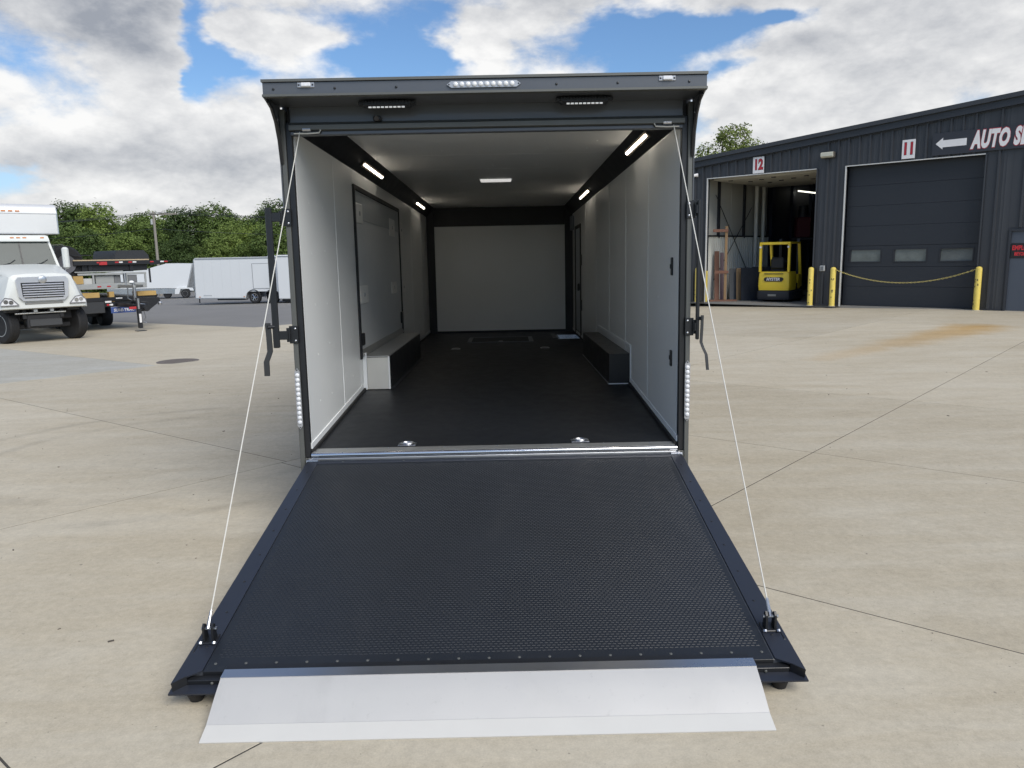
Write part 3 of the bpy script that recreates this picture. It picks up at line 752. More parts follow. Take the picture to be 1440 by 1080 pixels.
XL, XR, RIDGE, DEP = -6.7, 27.0, 10.0, 26.0
def roofz(x): return 4.63 + (min(x, 2*RIDGE-x) + 5.28)*.0833     # top of the cladding
def clad_panel(x0, x1, z0, ztop=None):
    """one ribbed sheet"""
    prof = []; xs = [x0]
    k = math.ceil((x0-.02)/.3048)
    pts = [(x0, 0)]
    while k*.3048 < x1 - .05:
        c = k*.3048
        if c - .045 > x0: pts += [(c-.042, 0), (c-.024, -.050), (c+.024, -.050), (c+.042, 0)]
        for mshift in (.115, .19):
            cc = c+mshift
            if x0+.02 < cc < x1-.02 and cc+.012 < x1: pts += [(cc-.012, 0), (cc, -.005), (cc+.012, 0)]
        k += 1
    pts.append((x1, 0)); pts.sort()
    top = (lambda x: roofz(x)) if ztop is None else (lambda x: ztop)
    mb = MB().sheet([(x, y-.004, z0) for x, y in pts], [(x, y-.004, top(x)) for x, y in pts])
    return bl(mb, 'wall_panel', clad)
def run(x0, x1, z0):
    x = x0
    while x < x1 - .02:
        nx = min((math.floor(x/.9144 + 1e-6)+1)*.9144 + .15, x1)
        if x1 - nx < .25: nx = x1
        clad_panel(x+.0015, nx-.0015, z0); x = nx
D12, D11, DH = (-4.70, -.92), (-.06, 3.66), 4.24
PD = (4.34, 5.26, 2.20)
run(XL, D12[0]-.02, .04); run(D12[1]+.02, D11[0]-.02, .04); run(D11[1]+.02, PD[0]-.04, .04)
run(D12[0]-.02, D12[1]+.02, DH+.03); run(D11[0]-.02, D11[1]+.02, DH+.03); run(PD[0]-.04, PD[1]+.04, PD[2]+.05); run(PD[1]+.04, 16.0, .04)
# backing wall with openings
wk = MB()
for x0, x1, z0 in ((XL, D12[0], 0), (D12[1], D11[0], 0), (D11[1], PD[0], 0), (D12[0], D12[1], DH), (D11[0], D11[1], DH), (PD[0], PD[1], PD[2]), (PD[1], RIDGE, 0)):
    wk.prism([(x0, z0), (x1, z0), (x1, roofz(x1)-.01), (x0, roofz(x0)-.01)], .001, .14, 'y')
wk.prism([(RIDGE, 0), (XR, 0), (XR, roofz(XR)-.01), (RIDGE, roofz(RIDGE)-.01)], .001, .14, 'y')
bl(wk, 'front_wall', clad_t)
bl(MB().box(XL, XL+.15, .141, DEP, 0, roofz(XL)-.02), 'side_wall', clad)
bl(MB().box(XR-.15, XR, .141, DEP, 0, roofz(XR)-.02), 'side_wall', clad)
bl(MB().prism([(XL, 0), (XR, 0), (XR, roofz(XR)-.01), (RIDGE, roofz(RIDGE)-.01), (XL, roofz(XL)-.01)], DEP, DEP+.14, 'y'), 'rear_wall', clad)
# roof and rake trim
bl(MB().prism([(XL-.2, roofz(XL-.2)+.22), (RIDGE, roofz(RIDGE)+.22), (XR+.2, roofz(XR+.2)+.22), (XR+.2, roofz(XR+.2)+.10), (RIDGE, roofz(RIDGE)+.10), (XL-.2, roofz(XL-.2)+.10)], -.02, DEP+.3, 'y'), 'roof', mat('roof_sheet', (.12, .125, .135), .45, .3))
for x0, x1 in ((XL-.2, RIDGE), (RIDGE, XR+.2)):
    f = bl(MB().prism([(x0, roofz(x0)), (x1, roofz(x1)), (x1, roofz(x1)+.24), (x0, roofz(x0)+.24)], -.15, -.021, 'y'), 'rake_trim', clad_t)
    bl(MB().prism([(x0, roofz(x0)+.19), (x1, roofz(x1)+.19), (x1, roofz(x1)+.31), (x0, roofz(x0)+.31)], -.24, -.151, 'y'), 'gutter_lip', clad, f)
    bl(MB().prism([(x0, roofz(x0)-.03), (x1, roofz(x1)-.03), (x1, roofz(x1)-.002), (x0, roofz(x0)-.002)], -.06, -.005, 'y'), 'lower_lip', clad_t, f)
# base trim
for x0, x1 in ((XL, D12[0]-.02), (D12[1]+.02, D11[0]-.02), (D11[1]+.02, PD[0]-.05), (PD[1]+.05, 16)):
    bl(MB().box(x0, x1, -.045, .0, .0, .045), 'base_trim', clad_t)
# floor slab inside
bl(MB().box(XL+.16, XR-.16, .002, DEP-.01, -.05, .012), 'floor', mat('shop_floor', (.25, .24, .22), .55, 0, .2, .7))
# closed bay door
white_t = mat('white_jamb', (.62, .62, .60), .45)
d11 = bl(MB().box(D11[0]-.012, D11[1]+.012, .30, .34, 0, DH), 'bay_door', doorm)
zs = [.02, .615, 1.21, 1.845, 2.44, 3.04, 3.64, DH]
for i, (z0, z1) in enumerate(zip(zs, zs[1:])):
    if i == 2:
        ox = [(.13, 1.0), (1.40, 2.26), (2.64, 3.46)]
        zz0, zz1 = 1.37, 1.715
        pm = MB(); prev = D11[0]+.004
        for a, b in ox:
            pm.box(prev, a, .22, .299, zz0, zz1); prev = b
        pm.box(prev, D11[1]-.004, .22, .299, zz0, zz1)
        pm.box(D11[0]+.004, D11[1]-.004, .22, .299, z0+.006, zz0, .0); pm.box(D11[0]+.004, D11[1]-.004, .22, .299, zz1, z1-.006)
        p = bl(pm, 'door_panel', doorm, d11)
        for a, b in ox:
            w_ = MB()
            for q in ((a-.03, b+.03, zz1, zz1+.03), (a-.03, b+.03, zz0-.03, zz0), (a-.03, a, zz0, zz1), (b, b+.03, zz0, zz1)):
                w_.box(q[0], q[1], .205, .2195, q[2], q[3])
            bl(w_, 'window_frame', steel_d, d11)
            bl(MB().box(a, b, .262, .268, zz0, zz1), 'window_pane', mat('door_glass', (.15, .165, .16), .07, 0, .5, 3.0, rvar=.03, spec=1.0), d11)
    else:
        m_ = MB().box(D11[0]+.004, D11[1]-.004, .22, .299, z0+.002, z1-.002, .003)
        n = 4
        bl(m_, 'door_panel', doorm, d11)
def jamb(x0, x1, zt):
    bl(MB().box(x0-.012, x0+.022, -.058, -.008, .0, zt+.012), 'jamb_trim', white_t)
    bl(MB().box(x0+.0225, x1-.0225, -.058, -.008, zt-.012, zt+.016), 'head_trim', white_t)
    bl(MB().box(x1-.022, x1+.014, -.058, -.008, .0, zt+.012), 'jamb_trim', clad)
jamb(*D11, DH); jamb(*D12, DH)
# open bay door, rolled up overhead
od = bl(MB().box(D12[0]+.02, D12[1]-.02, .35, 4.9, DH-.02, DH+.03), 'bay_door', mat('rolled_door', (.50, .48, .41), .6, 0, .15, .6), label='pale sectional door rolled up overhead')
for i in range(7):
    bl(MB().box(D12[0]+.02, D12[1]-.02, .36+i*.65, .36+i*.65+.63, DH-.05, DH-.021, .004), 'door_panel', MATS['rolled_door'], od)
hw = MB()
for i in range(11): hw.box(-4.3+.31*i, -4.3+.31*i+.14, .7+.45*((i*7) % 5), .78+.45*((i*7) % 5), DH-.075, DH-.0505)
bl(hw, 'door_hinges', steel_d, od)['kind'] = 'stuff'
# inside of the open bay
XW = -4.98
for i in range(8):
    y0 = .5 + i*.62
    pts = []
    for k in range(4):
        yy = y0+.155*k
        pts += [(yy, 0), (yy+.085, 0), (yy+.095, .055), (yy+.14, .055)]
    pts.append((y0+.62, 0))
    bl(MB().sheet([(XW+.03+x, y, .0) for y, x in pts], [(XW+.03+x, y, 2.30) for y, x in pts]), 'liner_panel', liner)
for y0, y1 in ((.15, 1.25), (1.26, 2.30), (2.31, 3.30), (3.31, 5.4)):
    bl(MB().box(XW-.02, XW+.01, y0, y1, 2.31, 4.9, .01), 'insulation_panel', liner_g)
bl(MB().box(XW-.05, XW-.021, .15, 5.4, 0, 5.0), 'bay_side_wall', steel_d)
for y in (1.28, 3.30): bl(MB().box(XW+.011, XW+.09, y-.05, y+.05, 2.25, 4.7), 'wall_stud', steel_d)
bl(MB().box(XW+.011, XW+.10, .2, 5.4, 2.29, 2.34), 'wall_girt', steel_d)
for y, r in ((3.98, .075), (4.60, .07)): bl(MB().cyl((XW+.22, y, .0), (XW+.22, y, 4.9), r, seg=12), 'pipe', liner)
for a, b in (((XW+.12, .9, 3.75), (XW+.12, 3.8, .75)), ((XW+.12, .9, .75), (XW+.12, 3.8, 3.4))): bl(MB().cyl(a, b, .014, seg=6), 'brace_cable', steel_d)
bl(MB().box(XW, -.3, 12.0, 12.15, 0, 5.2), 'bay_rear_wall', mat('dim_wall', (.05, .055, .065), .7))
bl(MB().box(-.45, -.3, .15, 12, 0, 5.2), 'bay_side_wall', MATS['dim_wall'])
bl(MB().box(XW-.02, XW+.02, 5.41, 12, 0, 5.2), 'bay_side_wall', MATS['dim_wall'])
for y in (5.6, 7.6, 9.6): bl(MB().box(XW+.02, XW+.14, y, y+.3, 0, 5), 'column', mat('blue_steel', (.018, .026, .045), .5))
bl(MB().box(-3.9, -3.45, 7.7, 8.2, 0, 5), 'column', MATS['blue_steel'])
lamp = thing('tube_lamp', 'white fluorescent tube lamp glowing in the dark of the open bay', 'lamp')
lamp.parent = None
Mb = Matrix.Translation((10.5687, 19.0073, 0)) @ Matrix.Rotation(BH, 4, 'Z')
def place(o, x, y, z, rz=0.0):
    o.matrix_world = Mb @ Matrix.Translation((x, y, z)) @ Matrix.Rotation(rz, 4, 'Z'); return o
place(lamp, -4.55, 8.6, 4.15)
part(MB().box(-.05, .05, -1.25, 1.25, .04, .09, .01), 'fitting', white_t, lamp)
part(MB().cyl((0, -1.2, .015), (0, 1.2, .015), .025, seg=8), 'tube', mat('tube_on', (1, 1, .9), .4, emit=(1, .98, .85), estr=1.3), lamp)
# entry door beside the bay
pd = bl(MB().box(PD[0]+.05, PD[1]-.05, .02, .065, .012, PD[2]-.05, .004), 'entry_door', mat('blue_grey_door', (.075, .09, .115), .42, 0, .06, 2))
for q in ((PD[0]-.005, PD[0]+.049, .0, PD[2]), (PD[1]-.049, PD[1]+.005, .0, PD[2]), (PD[0]+.05, PD[1]-.05, PD[2]-.049, PD[2])):
    bl(MB().box(q[0], q[1], -.04, .10, q[2], q[3], .003), 'door_frame', clad_t, pd)
bl(MB().cyl((PD[1]-.13, .0195, 1.0), (PD[1]-.13, -.05, 1.0), .03, seg=10), 'handle', zinc, pd)

# signs and fittings on the workshop wall
red = mat('sign_red', (.42, .02, .035), .45)
wht = mat('sign_white', (.80, .79, .79), .45)
blk = mat('sign_black', (.012, .012, .014), .5)
sgn = mat('sign_board', (.030, .034, .044), .5)
FX = Matrix.Rotation(R(90), 4, 'X')
def bay_sign(num, x0, x1, z0, z1, label):
    t = place(thing('bay_sign', label, 'sign', group='bay number signs'), (x0+x1)/2, -.058, (z0+z1)/2)
    w, h = x1-x0, z1-z0
    part(MB().box(-w/2, w/2, -.014, 0, -h/2, h/2, .003), 'plate', wht, t)
    text('numeral_edge', num, h*.86, blk, t, Matrix.Translation((0, -.0155, 0)) @ FX, .001, .0, .026, .72)
    text('numeral', num, h*.86, red, t, Matrix.Translation((0, -.0185, 0)) @ FX, .001, .0, .016, .72)
    return t
bay_sign('12', -3.04, -2.66, 4.27, 4.79, 'white sign with red number 12 above the open bay')
bay_sign('11', 1.51, 1.86, 4.30, 4.83, 'white sign with red number 11 above the closed bay door')
t = place(thing('direction_sign', 'long dark sign board with a white left arrow and white slanted capital letters', 'sign'), 2.30, -.058, 4.31)
part(MB().box(0, 3.05, -.022, 0, 0, .61, .004), 'board', sgn, t)
part(MB().prism([(.09, .315), (.27, .47), (.27, .40), (.86, .40), (.86, .21), (.27, .21), (.27, .155)], -.030, -.0225, 'y'), 'arrow', wht, t)
text('letter_edge', 'AUTO SE', .60, red, t, Matrix.Translation((.985, -.0245, .305)) @ FX, .001, .22, .055, .485, 'LEFT', 1.12)
text('lettering', 'AUTO SE', .60, wht, t, Matrix.Translation((.985, -.029, .305)) @ FX, .001, .22, .036, .485, 'LEFT', 1.12)
t = place(thing('entry_sign', 'black sign with red capital letters on the blue grey entry door', 'sign'), PD[0]+.06, .018, 1.43)
part(MB().box(0, .74, -.012, 0, 0, .40, .003), 'plate', blk, t)
redl = mat('sign_red_bright', (.62, .03, .04), .5)
text('lettering', 'EMPLOYEES', .17, redl, t, Matrix.Translation((.03, -.013, .27)) @ FX, .001, 0, .006, .68, 'LEFT')
text('lettering', 'BEYOND', .125, redl, t, Matrix.Translation((.09, -.013, .11)) @ FX, .001, 0, .005, .68, 'LEFT')
t = place(thing('wall_light', 'pale boxy floodlight on the dark wall between the two bays', 'light'), -.58, -.056, 4.55)
part(MB().box(-.20, .20, -.16, 0, -.02, .16, .02), 'housing', mat('bronze', (.10, .09, .075), .5), t)
part(MB().prism([(-.161, -.012), (-.215, .03), (-.215, .12), (-.161, .15)], -.18, .18, 'x'), 'lens', mat('lamp_lens', (.55, .54, .45), .25), t)
t = place(thing('security_camera', 'small white security camera near the left end of the dark wall', 'camera'), -5.08, -.056, 4.36)
part(MB().box(-.04, .04, -.06, 0, -.03, .09, .01), 'mount', wht, t)
part(MB().cyl((.04, -.05, .03), (-.10, -.22, .0), .05, .055, 12), 'body', wht, t)
t = place(thing('outlet_box', 'grey outlet box on the dark wall between the two bays', 'outlet'), -.61, -.055, 1.09)
part(MB().box(-.075, .075, -.07, 0, 0, .17, .012), 'box', mat('grey_box', (.40, .41, .41), .5), t)
part(MB().box(-.045, .045, -.078, -.0705, .025, .145, .006), 'cover', mat('grey_cover', (.16, .17, .18), .5), t)
t = place(thing('roof_vent', 'small dark vent standing on the roof edge of the workshop', 'vent'), -5.3, 1.2, roofz(-5.3)+.21)
part(MB().cyl((0, 0, 0), (0, 0, .22), .10, seg=12), 'stack', clad_t, t)
part(MB().lathe([(.06, .2), (.19, .23), (.17, .30), (.05, .36)], (0, 0, 0), (0, 0, 1), 14), 'cap', clad_t, t)

# bollards and chain
yel = mat('bollard_yellow', (.80, .62, .13), .5, 0, .1, 6)
chip = mat('bollard_chip', (.10, .08, .05), .8)
BOL = [(-4.95, -.14, 'yellow bollard left of the open bay, half behind the ramp cable'),
       (-.93, -.16, 'yellow bollard at the right edge of the open bay'),
       (-.24, -.16, 'yellow bollard at the left end of the yellow chain'),
       (3.72, -.16, 'yellow bollard at the right end of the yellow chain')]
for x, y, lb in BOL:
    t = place(thing('bollard', lb, 'bollard', group='yellow bollards in front of the workshop'), x, y, 0)
    part(MB().lathe([(.082, 0), (.082, 1.15), (.076, 1.18), (.05, 1.205), (.01, 1.215)], (0, 0, 0), (0, 0, 1), 18), 'post', yel, t)
    part(MB().lathe([(.105, 0), (.10, .012), (.083, .016)], (0, 0, 0), (0, 0, 1), 18), 'base', conc, t)
    cp = MB()
    for k in range(7):
        a = random.uniform(3.6, 5.6); z = random.uniform(.08, .9)
        M = Matrix.Translation((.0825*math.cos(a), .0825*math.sin(a), z)) @ Matrix.Rotation(a, 4, 'Z')
        cp.box(-.002, .0015, -.012, .012, -random.uniform(.01, .04), .02, 0, M)
    stuff(part(cp, 'paint_chips', chip, t))
bl(MB().box(D12[0]+.03, D12[0]+.075, -.05, -.01, .02, 1.1), 'corner_guard', yel)
ch = MB(); n = 74
def chain_p(t): return Vector((-.16+3.80*t, -.20, 1.135 - .385*(1-(2*t-1)**2)))
for i in range(n):
    a, b = chain_p(i/n), chain_p((i+1)/n); d = (b-a); ln = d.length*1.25; d.normalize()
    up = Vector((0, 1, 0)) if i % 2 else d.cross(Vector((0, 1, 0))).normalized()
    c = (a+b)/2
    ring = [c + d*(ln/2*math.cos(k*math.pi/3)) + up*(.017*math.sin(k*math.pi/3)) for k in range(7)]
    ch.tube(ring, .0058, 4)
o = ch.build('chain', mat('chain_yellow', (.60, .50, .16), .45)); place(o, 0, 0, 0)
tag(o, 'yellow chain hanging between two bollards across the closed bay door', 'chain')

# things inside the open bay
def lean(name, x, y, w, h, th, tilt, m, label, cat, rz=0.0, group=None):
    t = MB().box(-w/2, w/2, 0, th, 0, h, .006).build(name, m)
    t.matrix_world = Mb @ Matrix.Translation((x, y, .012)) @ Matrix.Rotation(rz, 4, 'Z') @ Matrix.Rotation(-tilt, 4, 'X')
    return tag(t, label, cat, group)
wood = mat('raw_wood', (.30, .19, .095), .7, 0, .25, 5)
wood2 = mat('red_wood', (.20, .095, .06), .7, 0, .2, 5)
wood3 = mat('purple_board', (.15, .10, .11), .7, 0, .3, 5)
blackp = mat('black_sheet', (.010, .014, .022), .65, spec=.25)
VZ = R(35)
lean('board', -4.58, .62, .17, 1.78, .03, R(8), wood2, 'reddish brown board leaning at the left side of the open bay', 'board', VZ)
lean('board', -4.42, .68, .13, 1.72, .03, R(7), wood3, 'dull purple board leaning beside the reddish brown board', 'board', VZ)
lean('board', -4.31, .78, .07, 1.45, .03, R(8), mat('grey_wood', (.25, .24, .22), .7), 'narrow grey board leaning behind the tall wooden stand', 'board', VZ)
t = place(thing('wooden_stand', 'tall raw wooden stand with two crosspieces inside the open bay', 'stand'), -4.28, .55, .012, VZ)
part(MB().box(.0, .09, 0, .05, .05, 2.62, .004), 'upright', wood, t)
for z, a, b in ((2.42, -.42, .10), (.98, -.34, .14)): part(MB().box(a, b, -.05, -.002, z, z+.10, .004), 'crosspiece', wood2, t)
part(MB().box(-.5, .45, -.12, .2, 0, .05, .004), 'foot', wood2, t)
lean('panel', -4.22, 1.35, .42, 1.15, .03, R(10), mat('grey_panel', (.10, .105, .11), .6), 'grey sheet leaning left of the tan sheet in the open bay', 'sheet', VZ)
lean('panel', -3.98, 1.30, .34, 1.16, .03, R(9), mat('tan_panel', (.24, .155, .075), .7), 'tan sheet leaning between grey and black sheets in the open bay', 'sheet', VZ)
lean('panel', -3.67, 1.22, .50, 1.18, .05, R(9), blackp, 'first black sheet right of the tan sheet in the open bay', 'sheet', VZ)
lean('panel', -3.42, 1.42, .40, 1.20, .05, R(8), blackp, 'black sheet with a small white sticker, near the forklift', 'sheet', VZ)
lean('panel', -3.20, 1.68, .34, 1.20, .05, R(8), blackp, 'black sheet hardly showing behind the left side of the forklift', 'sheet', VZ)
bpy.context.view_layer.update()
t = place(thing('red_machine', 'dim dark red machine high on a dark stand deep inside the open bay', 'machine'), -3.9, 6.4, 0, VZ)
part(MB().box(-.5, .5, -.3, .3, 2.15, 2.25, .01), 'shelf', steel_d, t)
for x in (-.45, .45): part(MB().box(x-.04, x+.04, -.2, -.12, 0, 2.149), 'leg', steel_d, t)
part(MB().box(-.28, .26, -.25, .2, 2.251, 3.05, .03), 'body', mat('dark_red', (.09, .018, .025), .5), t)
part(MB().cyl((0, 0, 3.051), (0, 0, 3.5), .22, .17, 14), 'drum', steel_d, t)

# forklift, seen from its rear
FK = thing('forklift', 'yellow electric forklift parked in the open bay with its counterweight facing out', 'forklift', (9.22, 21.36, .012), -R(36))
fy = mat('forklift_yellow', (.80, .58, .03), .42, 0, .08, 3, coat=.2)
fk = lambda mb, n, m, p=FK: part(mb, n, m, p)
# counterweight (x right, y forward into the building)
def arc_sec(z, hw, y0, y1, cr):
    return [(-hw, y1, z), (-hw, y0+cr*1.2, z), (-hw+cr*.4, y0+cr*.35, z), (-hw+cr*1.3, y0, z), (0, y0-.03, z), (hw-cr*1.3, y0, z), (hw-cr*.4, y0+cr*.35, z), (hw, y0+cr*1.2, z), (hw, y1, z)]
cw = fk(MB().loft([arc_sec(.40, .54, .02, .75, .1), arc_sec(.55, .555, .0, .75, .1), arc_sec(.95, .54, .02, .75, .1), arc_sec(1.03, .52, .05, .75, .1)]), 'counterweight', fy)
fk(MB().box(-.32, .32, -.0335, .05, .955, .975, .004), 'vent_slot', steel_d, cw)
pl = fk(MB().prism([(-.31, .74), (-.25, .70), (.28, .70), (.34, .76), (.33, .82), (.27, .845), (-.26, .845), (-.315, .81)], -.036, .02, 'y'), 'name_plate', blk, cw)
text('lettering', 'HYSTER', .135, wht, cw, Matrix.Translation((.0, -.0385, .775)) @ FX, .001, .15, .004, .95)
fk(MB().loft([arc_sec(.08, .58, .0, 1.5, .16), arc_sec(.16, .60, -.03, 1.5, .16), arc_sec(.36, .57, -.02, 1.5, .12), arc_sec(.395, .54, .02, 1.5, .1)]), 'lower_body', steel_d)
fk(MB().box(-.16, .12, -.066, -.0, .20, .27, .006), 'data_plate', mat('worn_plate', (.22, .22, .20), .6))
fk(MB().box(-.52, .52, .755, 1.75, .40, .62, .02), 'side_body', steel_d)
for s in (-1, 1):
    fk(MB().box(*sorted((s*.40, s*.535)), 1.05, 1.55, .40, .92, .03), 'side_panel', fy)
    fk(MB().box(*sorted((s*.44, s*.525)), .03, .11, 1.02, 1.97, .012), 'guard_post', fy)
    fk(MB().loft([[(s*.44, 1.42, .90), (s*.53, 1.42, .90), (s*.53, 1.52, .90), (s*.44, 1.52, .90)], [(s*.44, 1.18, 1.97), (s*.525, 1.18, 1.97), (s*.525, 1.27, 1.97), (s*.44, 1.27, 1.97)]]), 'guard_post', fy)
    fk(MB().box(*sorted((s*.44, s*.525)), .03, 1.27, 1.971, 2.03, .012), 'guard_rail', fy)
    fk(MB().cyl((s*.47, .02, 1.86), (s*.47, -.04, 1.86), .035, seg=10), 'work_lamp', wht)
fk(MB().box(-.439, .439, .03, .11, 1.94, 2.03, .012), 'guard_rail', fy)
fk(MB().box(-.439, .439, 1.19, 1.27, 1.972, 2.03, .012), 'guard_rail', fy)
for k in range(5): fk(MB().box(-.439, .439, .22+k*.19, .26+k*.19, 1.985, 2.015, .004), 'guard_slat', fy)
fk(MB().cyl((-.14, .14, 1.45), (-.18, .13, 1.95), .022, seg=8), 'grab_handle', fy)
fk(MB().box(-.26, .24, .46, .96, 1.0, 1.13, .04), 'seat', blackm); fk(MB().box(-.24, .22, .40, .50, 1.12, 1.52, .04), 'seat_back', blackm)
fk(MB().cyl((.0, 1.2, .9), (.0, 1.05, 1.32), .03, seg=8), 'steering_column', steel_d)
fk(MB().lathe([(.15, -.012), (.17, 0), (.15, .012), (.14, 0)], (0, 1.04, 1.34), (0, -.35, .94), 16), 'steering_wheel', black)
for s in (-1, 1):
    fk(MB().box(*sorted((s*.26, s*.36)), 1.72, 1.84, .10, 2.15, .006), 'mast_rail', steel_d)
    fk(MB().box(*sorted((s*.20, s*.30)), 2.02, 3.0, .05, .09, .006), 'fork', steel_d)
fk(MB().box(-.45, .45, 1.90, 1.97, .1, .75, .01), 'carriage', steel_d)
for s in (-1, 1):
    wheel('wheel', (s*.46, 1.45, .25), (s, 0, 0), .25, .17, FK, steel_d, 20)
    wheel('wheel', (s*.30, .42, .20), (s, 0, 0), .20, .14, FK, steel_d, 20)

# manhole cover
t = thing('manhole_cover', 'round dark iron manhole cover set in the concrete left of the trailer', 'manhole cover', (-6.53, 10.31, gz(-6.53, 10.31)+.0005), .3)
irn = mat('cast_iron', (.15, .13, .115), .75, .2, .25, 8, bump=.2)
part(MB().lathe([(.40, .0), (.40, .006), (.35, .007), (.345, .002)], (0, 0, 0), (0, 0, 1), 32), 'ring', irn, t)
mh = part(MB().lathe([(.338, .0), (.336, .006), (.30, .007)], (0, 0, 0), (0, 0, 1), 32), 'lid', irn, t)
st = MB()
for i in range(-6, 7):
    for j in range(-6, 7):
        if math.hypot(i, j) < 6.2: st.box(i*.045-.014, i*.045+.014, j*.045-.014, j*.045+.014, .006, .0105)
stuff(part(st, 'lid_studs', irn, mh))

# ------------------------------------------------------------------ white box truck on the left
TRK = thing('box_truck', 'white conventional box truck with chrome grille and no front bumper', 'truck', (-12.803, 17.649, gz(-12.803, 17.649)), R(90-137))
# axes: x forward, y left; centre line at y = -0.75
YC = -0.75
tk = lambda mb, n, m, p=TRK: part(mb, n, m, p)
tw = mat('truck_white', (.60, .62, .60), .38, 0, .02, .6, rvar=.03, spec=.4)
glass = mat('truck_glass', (.05, .064, .062), .05, 0, .25, 1.5, rvar=.02, spec=.28)
amber = mat('amber_lens', (.55, .20, .05), .3)
def hood_sec(x, zb, zs, zt, wb, ws, wt):
    """half-section mirrored: base, shoulder, top"""
    h = [(wb, zb), (wb*1.0, zb+.10), (ws, zs), (wt+.10, zt-.06), (wt, zt), (wt*.5, zt+.03)]
    pts = [(x, YC+y, z) for y, z in h] + [(x, YC-y, z) for y, z in h[::-1]]
    return pts
hood = tk(MB().loft([hood_sec(.82, .99, 1.22, 1.78, 1.02, .86, .60), hood_sec(.74, .96, 1.32, 1.90, 1.08, .92, .66), hood_sec(.30, .96, 1.52, 1.98, 1.10, 1.02, .70),
                     hood_sec(-.35, .98, 1.66, 2.06, 1.10, 1.04, .76), hood_sec(-1.15, 1.0, 1.9, 2.16, 1.02, .95, .84)]), 'hood', tw)
# grille
gchr = mat('grille_chrome', (.78, .79, .82), .28, .8, .02, 3, rvar=.02)
gr = tk(MB().prism([(YC-.58, 1.84), (YC+.58, 1.84), (YC+.64, 1.76), (YC+.60, 1.30), (YC+.50, 1.19), (YC-.50, 1.19), (YC-.60, 1.30), (YC-.64, 1.76)], .76, .885, 'x'), 'grille', gchr)
tk(MB().prism([(YC-.53, 1.69), (YC+.53, 1.69), (YC+.51, 1.31), (YC+.46, 1.26), (YC-.46, 1.26), (YC-.51, 1.31)], .8852, .890, 'x'), 'grille_opening', black, gr)
for i in range(6):
    z = 1.29 + i*.066
    tk(MB().box(.8902, .925, YC-.50, YC+.50, z, z+.034, .008), 'grille_bar', gchr, gr)
tk(MB().lathe([(.0, 0), (.11, .0), (.10, .02), (.06, .03)], (.886, YC, 1.765), (1, 0, 0), 18), 'badge', alu, gr)
tk(MB().box(.815, .835, YC-.47, YC+.47, 1.09, 1.15, .01), 'hood_vent', mat('vent_grey', (.20, .20, .19), .5), hood)
for s in (-1, 1):
    hl = tk(MB().prism([(YC+s*.62, 1.09), (YC+s*1.05, 1.09), (YC+s*1.03, 1.18), (YC+s*.93, 1.29), (YC+s*.78, 1.26)], .70, .855, 'x'), 'headlight', led_c)
    tk(MB().tube([(.86, YC+s*.62, 1.085), (.86, YC+s*1.05, 1.085), (.86, YC+s*1.035, 1.18), (.86, YC+s*.935, 1.295), (.86, YC+s*.775, 1.265), (.86, YC+s*.62, 1.085)], .014), 'bezel', mat('bezel_grey', (.18, .18, .19), .4), hl)
    for q in ((.80, 1.17), (.92, 1.19)): tk(MB().lathe([(.03, .01), (.05, .0), (.055, .012)], (.856, YC+s*q[0], q[1]), (1, 0, 0), 12), 'reflector', chrome, hl)
# frame where the bumper is missing
fr = mat('frame_black', (.016, .016, .018), .6, 0, .3, 6)
tk(MB().box(.15, .55, YC-.42, YC+.42, .42, .80, .02), 'front_crossmember', fr)
tk(MB().box(.551, .60, YC-.36, YC+.44, .47, .66, .01), 'tow_plate', mat('plate_grey', (.04, .042, .045), .55))
for s in (-1, 1):
    tk(MB().box(-8.5, .56, YC+s*.46-.05, YC+s*.46+.05, .68, .93, .01), 'frame_rail', fr)
    tk(MB().box(.2, .62, YC+s*.75-.16, YC+s*.75+.16, .88, .975, .02), 'bumper_bracket', fr)
    tk(MB().box(.4, .66, YC+s*.2-.05, YC+s*.2+.05, .86, .95, .01), 'tow_hook', alu_d)
tk(MB().cyl((.60, YC-.7, .84), (.60, YC+.55, .84), .022, seg=8), 'front_tube', alu_d)
tk(MB().box(-.1, .1, YC-.85, YC+.85, .38, .52, .02), 'front_axle', fr)
tk(MB().box(-1.3, .2, YC-.95, YC+.95, .62, .95, .02), 'engine_bay', fr)
for y, st_ in ((YC-.86, 20), (YC+.86, 20)):
    c = Vector((0, y, .505)); ax = Vector((0, 1 if y > YC else -1, 0)); ax.rotate(Matrix.Rotation(R(st_), 3, 'Z'))
    t_ = wheel('wheel', c, ax, .505, .30, TRK, alu_d, 32)
    gv = MB()
    for k in (-.09, -.03, .03, .09):
        gv.lathe([(.5035, k-.007), (.5075, k-.004), (.5075, k+.004), (.5035, k+.007)], c, ax, 32)
    tk(gv, 'tread_ribs', rubber, t_)
for y in (YC-.92, YC+.92):
    wheel('wheel', (-6.6, y, .505), (0, 1 if y > YC else -1, 0), .505, .55, TRK, alu_d, 24)
